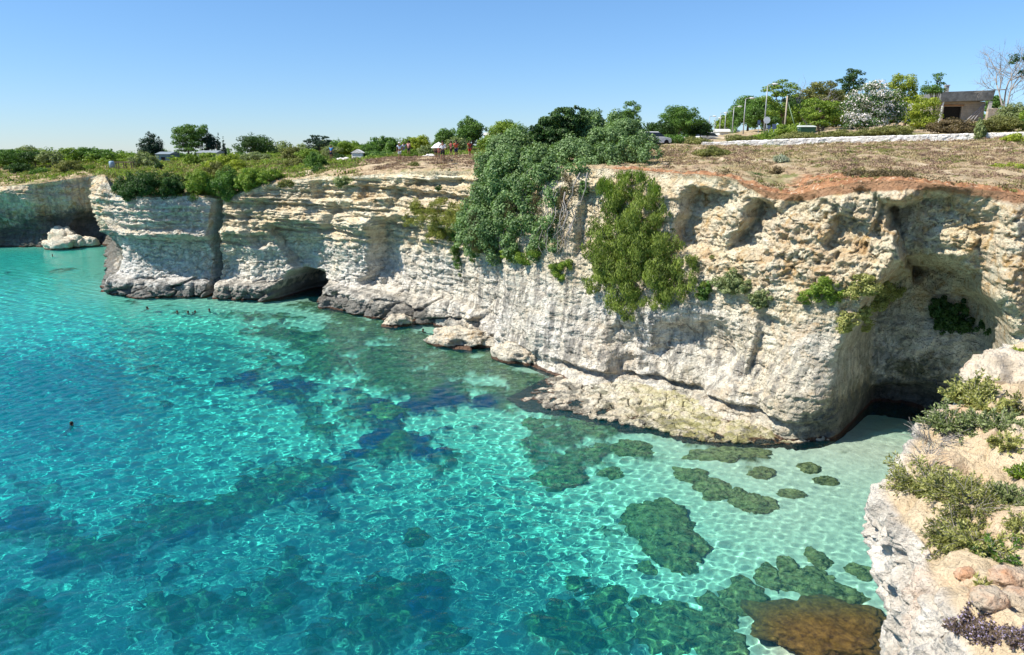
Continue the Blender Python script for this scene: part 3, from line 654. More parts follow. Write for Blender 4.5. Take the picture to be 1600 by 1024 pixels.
# near spur of rock below the photographer (photo column, photo row, distance)
SP = [[(1655, 470, 15.5), (1650, 490, 14.8), (1660, 505, 14.3), (1720, 515, 14), (1900, 500, 14)],
      [(1580, 553, 12.5), (1592, 549, 12.0), (1650, 545, 11.6), (1700, 543, 11.4), (1950, 540, 11)],
      [(1530, 602, 10.9), (1543, 592, 10.6), (1590, 592, 10.3), (1640, 600, 10.0), (1900, 600, 9.4)],
      [(1478, 652, 9.8), (1492, 648, 9.5), (1560, 652, 9.2), (1640, 668, 8.8), (1950, 668, 7.9)],
      [(1420, 702, 8.8), (1438, 700, 8.5), (1510, 712, 8.2), (1610, 735, 7.6), (2000, 745, 6.6)],
      [(1384, 776, 8.0), (1398, 770, 7.6), (1470, 785, 7.2), (1570, 810, 6.7), (2000, 825, 5.6)],
      [(1369, 803, 7.8), (1388, 802, 7.2), (1460, 832, 6.7), (1570, 868, 6.1), (2050, 905, 4.9)],
      [(1376, 860, 7.5), (1415, 860, 6.7), (1480, 895, 6.1), (1580, 928, 5.5), (2100, 985, 4.3)],
      [(1384, 940, 7.1), (1442, 940, 6.0), (1500, 965, 5.4), (1590, 990, 4.9), (2150, 1070, 3.9)],
      [(1388, 1030, 6.6), (1462, 1030, 5.3), (1520, 1060, 4.8), (1600, 1090, 4.3), (2250, 1190, 3.4)],
      [(1390, 1150, 6.1), (1480, 1150, 4.7), (1540, 1180, 4.2), (1640, 1200, 3.8), (2400, 1370, 2.9)],
      [(1390, 1400, 5.4), (1500, 1400, 3.9), (1580, 1420, 3.5), (1700, 1450, 3.2), (2700, 1700, 2.4)]]
G = np.array([[atY(*q) for q in r] for r in SP])
S0 = G[:, :1]; deepc = S0 * [1, 1, 0] + np.array([.9, .3, -1.2]); midc = S0 - np.array([-.12, .05, 1.1]); deepm = S0 * [1, 1, .45] + np.array([.55, .15, 0])
G = np.concatenate([deepc, deepm, midc, G], 1)
back = G[:1] + np.array([1.2, 2.2, -2.5]); back2 = back * [1, 1, 0] + np.array([.5, .8, -1.]); G = np.concatenate([back2, back, G], 0)
def up(Gr, nr, nc):
    def ax(A, n_):
        t = np.linspace(0, len(A) - 1, n_); i = np.clip(t.astype(int), 0, len(A) - 2); f = (t - i).reshape(-1, *[1] * (A.ndim - 1))
        p0, p1, p2, p3 = A[np.maximum(i - 1, 0)], A[i], A[i + 1], A[np.minimum(i + 2, len(A) - 1)]
        return .5 * (2 * p1 + (p2 - p0) * f + (2 * p0 - 5 * p1 + 4 * p2 - p3) * f * f + (3 * p1 - p0 - 3 * p2 + p3) * f ** 3)
    return ax(ax(Gr, nr).swapaxes(0, 1), nc).swapaxes(0, 1)
G[:, :4, 0] += .26; G[:, 4, 0] += .12
Gs = up(G, 520, 420)
du = np.gradient(Gs, axis=0); dv = np.gradient(Gs, axis=1); nn_ = np.cross(dv, du); nn_ /= np.maximum(np.linalg.norm(nn_, axis=-1, keepdims=True), 1e-6)
x, y, z = Gs[..., 0], Gs[..., 1], Gs[..., 2]
cb3, cv3 = cells(x * 1.6, y * 1.6, z * 2.2, 91)
flat = sst(.35, .8, np.abs(nn_[..., 2]))
dsp = .20 * fbm(x * .8, y * .8, z * .8, 501, 5, .5) + .12 * ridged(x * 2.4, y * 2.4, z * 2.4, 511, 5) * (.4 + .6 * (1 - flat)) + .15 * (cv3 - .5) * sst(0, .12, cb3) + .02 * fbm(x * 9, y * 9, z * 9, 521, 3)
sg = np.sign(nn_[..., 2].mean())
Gd = Gs + nn_ * sg * dsp[..., None]
spx, spy = proj(Gd[..., 0], Gd[..., 1], Gd[..., 2])
at_ = rock_attrs(x.size, grey=(.8 * (1 - flat)).ravel(), warm=(.18 + .7 * np.exp(-((spx - 1560) / 60) ** 2 - ((spy - 930) / 40) ** 2)).ravel(), streak=(.5 * (1 - flat)).ravel(), wet=(1 - sst(.1, .6, z)).ravel(),
                 red=(.42 * np.exp(-((spx - 1540) / 60) ** 2 - ((spy - 925) / 30) ** 2)).ravel())
spur = obj('near_cliff', mesh('near_cliff', Gd, gridq(*x.shape), True, at_), None, None); tag(spur, kind='structure')
m, N = mat('near_limestone'); p = N.pos()
md = N.noise(p, 2.4, 6, .65); fn = N.noise(p, 26, 5, .7)
c = N.mix(N.ramp(md, (.35, 0.), (.65, 1.)), (.52, .40, .25), (.70, .58, .40))
c = N.mix(N.attr('grey'), c, N.mix(N.ramp(md, (.4, 0.), (.6, 1.)), (.50, .47, .42), (.72, .69, .63)))
c = N.mix(N.math('MULTIPLY', N.ramp(N.noise(p, 11, 5, .75), (.56, 0.), (.63, 1.)), N.math('ADD', N.math('MULTIPLY', N.attr('grey'), .7), .15)), c, (.25, .25, .25))
c = N.mix(N.ramp(N.noise(p, .9, 4, .6), (.55, 0.), (.7, .5)), c, (.66, .42, .26))
c = N.mix(N.math('MULTIPLY', N.ramp(fn, (.55, 0.), (.68, 1.)), .3), c, (.38, .29, .20))
c = N.mix(N.ramp(N.math('ADD', N.attr('red'), N.math('MULTIPLY', N.math('SUBTRACT', md, .5), 1.)), (.3, 0.), (.5, .85)), c, (.55, .27, .13))
N.set(N.b.inputs['Base Color'], c); N.b.inputs['Roughness'].default_value = .95; N.b.inputs['Specular IOR Level'].default_value = .15
N.set(N.b.inputs['Normal'], N.bump(N.ramp(N.voro(p, 14), (0., 0.), (.4, 1.)), .015, .7, N.bump(fn, .035, 1., N.bump(md, .16)))); spur.data.materials.append(m)
from mathutils.bvhtree import BVHTree
_sf = gridq(*x.shape)[::1]
def bvh(o):
    me = o.data; v_ = np.empty(len(me.vertices) * 3, np.float32); me.vertices.foreach_get('co', v_); f = np.empty(len(me.polygons) * 4, np.int32); me.polygons.foreach_get('vertices', f)
    return BVHTree.FromPolygons(v_.reshape(-1, 3).tolist(), f.reshape(-1, 4).tolist())
SPB = bvh(spur)
def on_spur(px_, py_):
    a, b, c_ = ray(px_, py_); h_ = SPB.ray_cast(Vector((0, 0, CZ)), Vector((float(a), float(b), float(c_))).normalized())
    return h_[0], h_[1]

# ================================================================ FOLIAGE
RG = np.random.default_rng(77)
RIM = -1
def unit(n_):
    d = RG.normal(size=(n_, 3)); return d / np.linalg.norm(d, axis=1, keepdims=True)
def leaf_cards(c, nrm, size, asp, upb=0.):
    n_ = len(c); t = np.cross(nrm, unit(n_)); t[:, 2] += upb; t /= np.maximum(np.linalg.norm(t, axis=1, keepdims=True), 1e-6)
    b = np.cross(nrm, t); b /= np.maximum(np.linalg.norm(b, axis=1, keepdims=True), 1e-6)
    s_ = (size * RG.uniform(.6, 1.3, n_))[:, None]; w = s_ * asp
    return np.stack([c - t * s_ * .5, c + b * w * .5 + nrm * s_ * .06, c + t * s_ * .5, c - b * w * .5 + nrm * s_ * .06], 1).reshape(-1, 3)
def foliage(name, blobs, n_, size, m, parent=None, asp=.55, sub=20, subr=.34, flat=.8, upb=0., loc=None, gap=.0, inner=.15):
    """crown of many leaf-sized faces gathered in clumps on the blobs (centre xyz, radii xyz)"""
    bl = np.array(blobs, float); wt = (bl[:, 3] * bl[:, 5]) ** 1.; wt /= wt.sum()
    cs_, rs_, tv = [], [], []
    for b, w in zip(bl, wt):
        k = max(4, int(sub * len(bl) * w)) if len(bl) > 1 else sub
        d = unit(k); rr_ = RG.uniform(.45, .95, (k, 1)); cs_.append(b[:3] + d * b[3:] * rr_); rs_.append(np.minimum(b[3:], b[3:].mean() * 1.2) * RG.uniform(.7, 1.3, (k, 1)) * subr); tv.append(RG.random(k))
    cs_, rs_, tv = np.concatenate(cs_), np.concatenate(rs_), np.concatenate(tv)
    w = (rs_[:, 0] ** 2); pick = RG.choice(len(cs_), n_, p=w / w.sum())
    d = unit(n_); rad = np.where(RG.random(n_) < inner, RG.random(n_) ** .5, RG.uniform(.8, 1.08, n_))[:, None]
    c = cs_[pick] + d * rs_[pick] * rad * [1, 1, flat]
    nr = d + .55 * unit(n_) + [0, 0, .35]; nr /= np.linalg.norm(nr, axis=1, keepdims=True)
    v_ = leaf_cards(c, nr, size, asp, upb)
    lv = np.clip(.55 * RG.random(n_) + .45 * tv[pick], 0, 1)
    base = np.zeros(3) if loc is None else np.array(loc)
    return obj(name, mesh(name, v_ - base, np.arange(n_ * 4).reshape(-1, 4), False, None, {'lv': lv}), parent, FOL[m], loc if parent is None else None)
def branch_tree(mb, p0, d, ln, r, depth, spread=.5, k=3, drop=.0):
    pts = [Vector(p0)]; d = Vector(d).normalized()
    for i in range(4):
        d = (d + Vector(RG.normal(0, .13, 3)) - Vector((0, 0, drop))).normalized(); pts.append(pts[-1] + d * ln / 4)
    mb.tube(pts, [r * (1 - .45 * i / 4) for i in range(5)], 6 if depth > 1 else 4)
    ends = [pts[-1]]
    if depth > 0:
        for _ in range(k):
            j = int(RG.integers(2, 5)); nd = (d + Vector(RG.normal(0, spread, 3))).normalized()
            ends += branch_tree(mb, pts[j], nd, ln * RG.uniform(.55, .8), r * .5, depth - 1, spread, k, drop)
    return ends
def px_blob(px_, py_, Y, rx, ry, ryy=None):
    """blob given by its photo centre and radii in photo pixels at distance Y"""
    c = atY(px_, py_, Y); s_ = Y / F; return [*c, rx * s_, (ryy or rx) * s_, ry * s_]
def tree(label, px_, top, base, w, Y, m='mid', style='round', n_=None, name='tree', cat='tree', group=None, blobs=None, size=None, trunk=True, lean=0):
    if Y == RIM: Y = float(np.interp((px_ - 800) / F * .99, ra, rimY)) + .9
    g = gnd(px_, Y); s_ = Y / F; g.z = min(g.z, atY(px_, base, Y)[2]) if style != 'fix' else atY(px_, base, Y)[2]
    zt_ = atY(px_, top, Y)[2]; H = zt_ - g.z; r = w * s_ / 2; x, y = g.x, g.y
    if blobs: bl = [px_blob(a, b, Y + (c_[0] if c_ else 0), rx, ry) for a, b, rx, ry, *c_ in blobs]
    elif style == 'round':
        bl = [(x, y, g.z + H * .60, r * .72, r * .72, H * .33)] + [(x + r * .55 * math.cos(a), y + r * .55 * math.sin(a), g.z + H * RG.uniform(.38, .66), r * .48, r * .48, H * RG.uniform(.2, .28)) for a in RG.uniform(0, 6.28, 5)]
        bl += [(x + RG.normal(0, .25) * r, y + RG.normal(0, .25) * r, g.z + H * RG.uniform(.74, .84), r * .36, r * .36, H * .15) for _ in range(3)]
    elif style == 'pine':
        bl = [(x + RG.normal(0, .42) * r, y + RG.normal(0, .42) * r, g.z + H * RG.uniform(.52, .9), r * .48, r * .48, H * .13) for _ in range(9)]
    elif style == 'cypress':
        bl = [(x + lean * t, y, g.z + H * (.1 + .86 * t), r * (1 - .80 * t), r * (1 - .80 * t), H * .13) for t in np.linspace(0, 1, 8)]
    else:   # bush
        bl = [(x + r * .6 * math.cos(a), y + r * .6 * math.sin(a), g.z + H * RG.uniform(.25, .5), r * .5, r * .5, H * RG.uniform(.3, .45)) for a in RG.uniform(0, 6.28, 6)] + [(x, y, g.z + H * .5, r * .6, r * .6, H * .46)]
    size = size or max(.16, Y * .0021)
    area = sum(b[3] * b[5] for b in bl) * 4
    n_ = n_ or int(min(14000, max(700, area * 3.6 / (size * size * .3))))
    if not trunk or style == 'bush':
        o = foliage(name, bl, n_, size, m, loc=(x, y, g.z)); tag(o, label, cat, group); return o
    e = empty(name, (x, y, g.z)); tag(e, label, cat, group)
    mb = MB(); tr_ = max(.08, .035 * H)
    mid_ = Vector((RG.normal(0, .04) * H, 0, H * .35))
    mb.tube([(0, 0, -.3), mid_ * .5, mid_, mid_ + Vector((0, 0, H * .2))], [tr_, tr_ * .8, tr_ * .6, tr_ * .35], 8)
    for b in bl[:6]:
        t_ = Vector(b[:3]) - Vector((x, y, g.z)); mb.tube([mid_ * .8, (mid_ + t_) / 2 + Vector((0, 0, -.03 * H)), t_], [tr_ * .45, tr_ * .3, tr_ * .12], 5)
    mb.build('trunk', BARK, e, True)
    o = foliage('crown', [(b[0] - x, b[1] - y, b[2] - g.z, *b[3:]) for b in bl], n_, size, m, e)
    return e
def bush(label, *a, **k):
    k.setdefault('cat', 'bush'); k.setdefault('style', 'bush'); k.setdefault('name', 'bush'); return tree(label, *a, **k)

# ---- trees and bushes of the plateau, far left to right (photo column, top row, base row, width in pixels, distance in metres)
GL, GM, GR_ = 'trees of the far left wood', 'trees behind the beach path', 'trees along the road'
for a in [
    ('large mid-green tree at the left edge of the far wood', 18, 230, 264, 74, 165, 'mid'), ('grey-green crown behind the leftmost trees of the far wood', 48, 227, 256, 50, 180, 'greygreen'),
    ('dark green tree second from the left edge', 56, 234, 262, 50, 160, 'dark'), ('bluish green round tree in the middle of the far left wood', 82, 233, 261, 40, 158, 'greygreen'),
    ('fresh green tree with two crowns in the far left wood', 108, 230, 256, 44, 170, 'bright'), ('broad yellow-green tree on the far left skyline', 130, 229, 255, 44, 175, 'mid'),
    ('round dark tree right of the yellow-green one on the far left skyline', 160, 231, 257, 46, 172, 'mid'), ('low bright tree at the right end of the far left wood', 188, 238, 256, 34, 178, 'bright')]:
    tree(*a[:6], m=a[6], group=GL)
for a in [('small dark bush before the far left wood', 30, 252, 266, 36, 150, 'dark'), ('olive-yellow round bush on the far cliff edge', 110, 247, 272, 46, 140, 'olive'), ('green low bush right of the olive-yellow bush', 140, 256, 268, 34, 142, 'bright'),
          ('little dark bush on the rim of the far cliff', 20, 279, 290, 18, 133, 'dark'), ('low bush among grass at far left', 68, 262, 274, 36, 145, 'mid'), ('tiny bush right of the wooden shelter', 248, 254, 262, 12, 130, 'dark')]:
    bush(*a[:6], m=a[6])
tree('tall dark cypress clump with ragged top on the left skyline', 233, 203, 252, 40, 170, 'cypress', blobs=[(234, 212, 8, 9), (230, 224, 13, 11), (240, 226, 13, 12), (222, 231, 9, 7), (250, 232, 8, 12), (235, 238, 17, 12), (248, 218, 5, 8), (243, 246, 16, 10)])
bush('grey-green dome-shaped tree under the dark cypress clump', 224, 236, 263, 42, 140, 'greygreen')
tree('big two-toned umbrella pine on the left skyline', 296, 194, 243, 62, 170, 'mid', blobs=[(288, 210, 19, 13), (304, 204, 20, 11), (280, 222, 13, 10), (300, 220, 18, 10), (292, 232, 18, 7), (276, 213, 9, 8)])
tree('dark pine joined to the right side of the umbrella pine', 325, 198, 242, 36, 172, 'cypress', blobs=[(318, 212, 12, 12), (330, 218, 10, 12), (324, 226, 16, 10), (334, 229, 8, 8)])
for x_, t_, l in ((344, 206, 'slim tall cypress right of the umbrella pines'), (351, 212, 'shorter slim cypress right of the tall slim one')): tree(l, x_, t_, 240, 9, 170, 'cypress', 'cypress', cat='cypress')
tree('rounded dark green tree alone on the skyline', 399, 208, 246, 64, 150, 'dark', blobs=[(398, 226, 26, 15), (390, 220, 16, 11), (412, 230, 18, 11), (382, 232, 14, 9)])
tree('flat-topped dark cedar on the skyline', 500, 208, 242, 54, 160, 'cypress', 'pine', blobs=[(500, 215, 13, 5), (490, 221, 14, 5), (508, 224, 17, 5), (496, 230, 16, 5), (512, 232, 14, 5)])
for a in [('low pale olive shrub tree beside the cedar', 458, 228, 256, 34, 120, 'olive', 'round'), ('yellow-green bushy tree under the cedar', 484, 230, 258, 40, 112, 'bright', 'round'), ('pale green tree right of the cedar', 520, 226, 252, 36, 120, 'greygreen', 'round'),
          ('fresh green tree with ragged crown over the stone hut', 548, 219, 250, 52, 125, 'bright', 'round'), ('dark small tree between the ragged and the twin trees', 576, 225, 248, 26, 122, 'mid', 'round'), ('round green tree left of the twin yellow ones', 607, 212, 240, 38, 130, 'mid', 'round'),
          ('round yellow-green tree behind the walkers', 640, 213, 240, 30, 128, 'bright', 'round'), ('larger yellow-green round tree behind the walkers', 659, 209, 240, 36, 126, 'yellow', 'round'), ('dark tree left of the tall leafy tree', 698, 198, 232, 40, 125, 'mid', 'round'),
          ('tall leafy dark tree above the parasol', 735, 180, 232, 54, 118, 'mid', 'round'), ('small leafy tree between parasol and tall tree', 712, 212, 236, 36, 110, 'greygreen', 'round'), ('spreading yellow-green tree over the white roof', 788, 185, 220, 64, 122, 'bright', 'round'),
          ('leafy plant like a banana clump before the tall tree', 762, 210, 240, 40, 100, 'bright', 'round')]:
    tree(*a[:6], m=a[6], style=a[7], group=GM)
for a in [('low green hedge bush behind the left walkers', 590, 232, 252, 60, 105, 'mid'), ('olive bush behind the group on the cliff', 640, 232, 250, 46, 100, 'bright'), ('dark low bush left of the stone hut', 530, 240, 256, 30, 108, 'dark'), ('yellowish bush at the foot of the pale tree', 470, 244, 268, 50, 98, 'olive'),
          ('green shrub left of the man in blue', 490, 236, 274, 46, 90, 'mid'), ('low dark shrub by the man in blue', 498, 258, 278, 40, 84, 'dark'), ('bright bush behind the parasol', 664, 226, 244, 40, 108, 'greygreen'), ('tangled grey-green bush right of the red-clad walkers', 760, 232, 262, 40, 84, 'olive'),
          ('bushes at the foot of the round dark tree', 398, 236, 250, 56, 135, 'greygreen'), ('broad olive-green bush on the headland slope', 362, 236, 275, 70, 115, 'yellow'), ('small yellow-green bush behind the headland', 300, 240, 256, 28, 140, 'bright'),
          ('low bush in the meadow below the slim cypresses', 335, 246, 262, 36, 125, 'bright'), ('brownish bush on the headland rim', 338, 252, 282, 46, 100, 'olive'),
          ('dark overhanging bush left on the headland top', 232, 262, 311, 78, RIM, 'dark'), ('dark overhanging bush right of the leftmost one on the headland', 272, 266, 306, 52, RIM, 'dark'), ('bright green bush in the middle of the headland', 320, 262, 302, 60, RIM, 'bright'),
          ('large glossy bush at the right end of the headland', 362, 258, 306, 66, RIM, 'mid'), ('bright bush sloping to the crack in the cliff', 392, 258, 294, 50, RIM, 'bright'), ('small green bush on the cliff rim beside the white slope', 425, 264, 285, 44, RIM, 'bright'),
          ('olive tuft on the white slope', 446, 279, 293, 24, 79, 'olive'), ('bush hanging on the rim below the man in blue', 540, 272, 292, 34, 77, 'greygreen'), ('small bush on the rim below the walkers', 645, 252, 266, 22, 77, 'olive'), ('small tuft on the rim under the parasol group', 695, 262, 272, 14, 73, 'greygreen')]:
    bush(*a[:6], m=a[6])
bush('dark bush at the left corner of the headland top', 202, 268, 310, 50, RIM, 'dark')
# right-hand skyline
tree('dark green column-shaped tree rising behind the vine mound', 984, 157, 214, 34, 95, 'mid', blobs=[(984, 172, 14, 13), (978, 186, 13, 13), (992, 186, 11, 16), (985, 204, 16, 12)])
for a in [('feathery green pine left of the road lamps', 1058, 163, 222, 76, 100, 'mid', 'round'), ('dark small tree at the foot of the feathery pine', 1094, 186, 220, 40, 102, 'dark', 'round'), ('dark low tree between vine mound and feathery pine', 1030, 186, 222, 44, 98, 'dark', 'round'),
          ('dark tree behind the short road lamps', 1168, 144, 212, 64, 135, 'mid', 'round'), ('green crown low behind the far lamps', 1132, 176, 212, 36, 165, 'bright', 'round')]:
    tree(*a[:6], m=a[6], style=a[7], group=GR_)
for a in [('rounded green tree filling the gap behind the tall lamp', 1192, 148, 212, 66, 118, 'mid'), ('broad dark tree behind the utility pole', 1246, 142, 212, 70, 117, 'dark'), ('olive-toned tree behind the dead pine', 1300, 140, 210, 66, 118, 'olive'),
          ('dark green tree low behind the oleander', 1345, 142, 208, 60, 116, 'mid'), ('green tree between the oleander and the yellow-green tree', 1396, 138, 205, 50, 114, 'mid'), ('dark tree close behind the cloud-shaped pine', 1436, 142, 200, 50, 112, 'dark')]:
    tree(*a[:6], m=a[6], group=GR_)
tree('leaning umbrella pine beside the tall lamp', 1222, 123, 212, 66, 104, 'bright', blobs=[(1222, 132, 16, 8), (1208, 140, 18, 7), (1236, 140, 14, 8), (1226, 150, 20, 7), (1204, 156, 16, 8), (1216, 172, 18, 14), (1240, 178, 20, 16)], group=GR_)
tree('brownish half-dry pine behind the umbrella pine', 1285, 128, 210, 76, 106, 'olive', blobs=[(1262, 146, 18, 9), (1284, 134, 20, 8), (1300, 142, 20, 12), (1282, 156, 24, 10), (1310, 160, 20, 14), (1270, 176, 20, 14)], group=GR_)
tree('low yellow-brown pine with spreading crown before the dry pine', 1282, 150, 212, 76, 96, 'bright', blobs=[(1274, 160, 22, 8), (1296, 168, 20, 10), (1262, 172, 16, 6), (1310, 180, 18, 14), (1286, 184, 24, 12)], group=GR_)
tree('dark round-headed pine rising highest behind the flowering shrub', 1332, 105, 205, 40, 108, 'dark', blobs=[(1333, 116, 14, 8), (1326, 126, 14, 7), (1342, 128, 11, 8), (1330, 138, 16, 8), (1320, 148, 14, 8)], group=GR_)
bush('huge oleander covered in white flowers', 1368, 131, 206, 112, 88, 'oleander', name='flowering_shrub', blobs=[(1364, 150, 30, 20), (1342, 172, 26, 24), (1388, 160, 28, 24), (1366, 182, 34, 22), (1400, 182, 20, 20), (1338, 192, 22, 12)], n_=16000, size=.22)
tree('light yellow-green round tree right of the oleander', 1412, 116, 190, 50, 100, 'yellow', blobs=[(1410, 130, 20, 13), (1400, 140, 14, 12), (1422, 142, 16, 10), (1414, 156, 20, 14)], group=GR_)
tree('small cloud-shaped pine with tufted top by the house', 1458, 111, 190, 46, 98, 'mid', blobs=[(1466, 120, 10, 7), (1469, 130, 8, 5), (1450, 128, 5, 4), (1456, 140, 18, 7), (1470, 142, 10, 5)], group=GR_)
bush('dense yellow-green layered shrub left of the house', 1442, 148, 204, 60, 94, 'yellow', blobs=[(1446, 158, 24, 9), (1432, 172, 22, 11), (1456, 176, 18, 14), (1440, 190, 26, 14)])
tree('green tree peeping out behind the right end of the house', 1550, 146, 182, 30, 116, 'mid', group=GR_)
for a in [('spiky grey-green agave-like bush at the right edge', 1580, 156, 190, 44, 92, 'greygreen'), ('green bush at the far right edge above the wall', 1610, 158, 200, 40, 88, 'bright'),
          ('low brown-green hedge bush under the house', 1490, 184, 210, 80, 84, 'brown'), ('bright sapling in front of the white wall', 1528, 182, 222, 20, 74, 'greygreen'), ('green hedge bush right of the bright sapling', 1560, 180, 207, 70, 83, 'olive'), ('hedge bush at the right edge behind the wall', 1612, 182, 204, 60, 82, 'mid'),
          ('brownish hedge bush before the oleander', 1400, 194, 214, 90, 84, 'olive'), ('brownish hedge bush before the low pine', 1320, 200, 216, 80, 85, 'olive'), ('green hedge bush near the green skip', 1248, 204, 220, 70, 86, 'olive'), ('low green bush at the foot of the tall lamp', 1200, 204, 222, 50, 88, 'bright'),
          ('dry bush at the left end of the white wall', 1150, 210, 226, 60, 86, 'olive'), ('bright green hedge behind the utility pole', 1234, 190, 210, 64, 98, 'bright'), ('low scrub bush left of the white wall', 1085, 212, 232, 60, 84, 'olive'), ('green low hedge under the feathery pine', 1040, 208, 228, 60, 86, 'mid'),
          ('dark shrub drooping over the red soil rim', 1182, 268, 304, 54, 48.5, 'dark'), ('twiggy dark shrub right of the rim shrub', 1212, 258, 282, 28, 49, 'brown'), ('bright yellow-green cushion plant in the dry grass at right', 1574, 254, 270, 52, 49, 'yellow'), ('silvery small shrub near the path', 1218, 240, 256, 24, 54, 'silver'),
          ('low green patch of shrub in the dry field', 1110, 228, 246, 60, 62, 'olive'), ('small green tuft below the wall at right', 1584, 206, 219, 34, 68, 'yellow')]:
    bush(*a[:6], m=a[6], **({'size': .12} if a[5] < 70 else {}))
def bare_tree(label, px_, top, base, Y, lean, k=4, depth=4):
    g = gnd(px_, Y); g.z = min(g.z, atY(px_, base, Y)[2]); H = atY(px_, top, Y)[2] - g.z; e = empty('bare_tree', g); tag(e, label, 'tree', GR_)
    mb = MB(); mb.tube([(0, 0, -.3), (0, 0, H * .2)], [.2, .17], 7)
    for d in lean: branch_tree(mb, (0, 0, H * .16), d, H * .5, .13, depth, .55, k)
    mb.build('trunk', TWIG, e, True); return e, H
bare_tree('leafless grey tree with fine twigs right of the house', 1568, 90, 196, 98, [(-.35, 0, 1), (.05, 0, 1), (.4, .1, 1)])
e, H = bare_tree('bare leaning tree at the right edge with brown tufts', 1622, 70, 190, 96, [(-.45, 0, 1), (-.2, .1, 1.)], 3, 3)
foliage('crown', [px_blob(a, b, 96, r, r * .8)[:3] + px_blob(a, b, 96, r, r * .8)[3:] for a, b, r in ((1583, 93, 10), (1600, 112, 9), (1608, 84, 12))], 1500, .2, 'dark', None)
o = [q for q in C.objects if q.name.startswith("crown") and q.parent is None][-1]
for v_ in o.data.vertices: v_.co -= e.location
o.parent = e
bare_tree('dead grey tree among the pines', 1262, 132, 212, 103, [(-.3, 0, 1), (.4, 0, 1)], 3, 3)

# ---- growth on the cliff face
def face_blobs(L_, outw=.4):
    o = []
    for a, b, rx, ry in L_:
        Y = cliffY(a, b) or cliffY(a, b + 30) or 57.
        o.append(px_blob(a, b, Y - outw - rx * Y / F * .25, rx, ry, rx * .8))
    return o
def on_face(name, label, L_, m, n_, size, cat='bush', group=None, outw=.1, Y=None, **k):
    bl = face_blobs(L_, outw) if Y is None else [px_blob(a, b, Y, rx, ry) for a, b, rx, ry in L_]
    c = np.mean(np.array(bl)[:, :3], 0); o = foliage(name, bl, n_, size, m, loc=c, **k); return tag(o, label, cat, group)
vine = [(x_, y_, r, r * .8) for x_, y_, r in [(790, 236, 32), (770, 262, 30), (812, 222, 28), (800, 262, 34), (836, 250, 30), (780, 290, 30), (758, 300, 24), (812, 292, 28), (845, 280, 28), (868, 262, 26), (760, 330, 28), (735, 340, 22), (735, 365, 20), (790, 322, 26),
        (764, 356, 26), (790, 350, 24), (800, 376, 20), (770, 384, 20), (826, 318, 22), (836, 346, 20), (846, 372, 22), (862, 350, 20), (866, 382, 16), (862, 322, 20), (870, 300, 20), (892, 240, 30), (905, 215, 30), (930, 200, 28), (880, 222, 26), (948, 222, 30), (930, 244, 28), (905, 262, 22), (970, 210, 28), (985, 232, 26),
        (1005, 224, 22), (1018, 236, 18), (960, 192, 22), (990, 206, 20), (720, 380, 14), (742, 390, 16), (728, 352, 20), (748, 320, 24), (745, 345, 24), (752, 372, 22), (775, 402, 16), (805, 396, 18), (835, 396, 16), (815, 350, 24), (956, 246, 22), (912, 290, 12), (862, 232, 20), (1000, 244, 18), (925, 186, 18)]]
def vY(x_, y_):
    f = np.clip((270 - y_) / 70, 0, 1); base = np.interp(x_, [700, 800, 900, 1040], [65, 61, 58.5, 56.5]); cy = cliffY(x_, max(y_, 275)) or base
    return (min(cy, base + 2) - .5) * (1 - f) + (base + 3.2 + 3 * f) * f
vb = [px_blob(a, b, vY(a, b), rx, ry) for a, b, rx, ry in vine]; vc = np.mean(np.array(vb)[:, :3], 0)
e = empty('climbing_vine', vc); tag(e, 'huge mass of climbing vine spilling over the middle of the cliff', 'vine')
foliage('leaves', [(*(np.array(b[:3]) - vc), *b[3:]) for b in vb], 140000, .165, 'vine', e, asp=.85, sub=26, subr=.34, flat=1.2, inner=.3)
foliage('dry_tangle', [(*(np.array(b[:3]) - vc), *b[3:]) for b in [px_blob(q[0], q[1], vY(q[0], q[1]) + .1, q[2], q[3]) for q in [(878, 320, 12, 30), (874, 370, 10, 30), (800, 330, 12, 26), (748, 360, 14, 30), (838, 320, 10, 24), (890, 290, 12, 20)]]], 7000, .20, 'brown', e, asp=.12, upb=2., sub=14, subr=.5, inner=.5)
mb = MB()
for a, b, c_, d in [(885, 300, 868, 400), (880, 290, 872, 380), (905, 270, 862, 360), (870, 300, 850, 385), (800, 270, 780, 400), (830, 290, 826, 390), (760, 300, 742, 395), (893, 330, 884, 396), (888, 350, 872, 410), (778, 280, 768, 370), (850, 290, 846, 400)]:
    for q in range(2):
        t = np.linspace(0, 1, 9); xs_ = a + (c_ - a) * t + RG.normal(0, 6) + np.cumsum(RG.normal(0, 3.6, 9)); ys_ = b + (d - b) * t
        mb.tube([Vector(atY(u, w, (cliffY(u, max(w, 275)) or 58) - .7 - .5 * RG.random())) - Vector(vc) for u, w in zip(xs_, ys_)], np.linspace(.045, .015, 9), 5)
mb.build('stem', TWIG, e, True)
on_face('dark_tree', 'dark glossy fig-like tree in the heart of the vine mound', [(862, 192, 22, 16), (845, 206, 22, 15), (882, 182, 20, 14), (866, 214, 26, 16), (900, 190, 18, 14), (888, 206, 20, 14), (860, 232, 24, 12), (905, 176, 14, 9)], 'dark', 13000, .24, 'tree', Y=60.5, inner=.3)
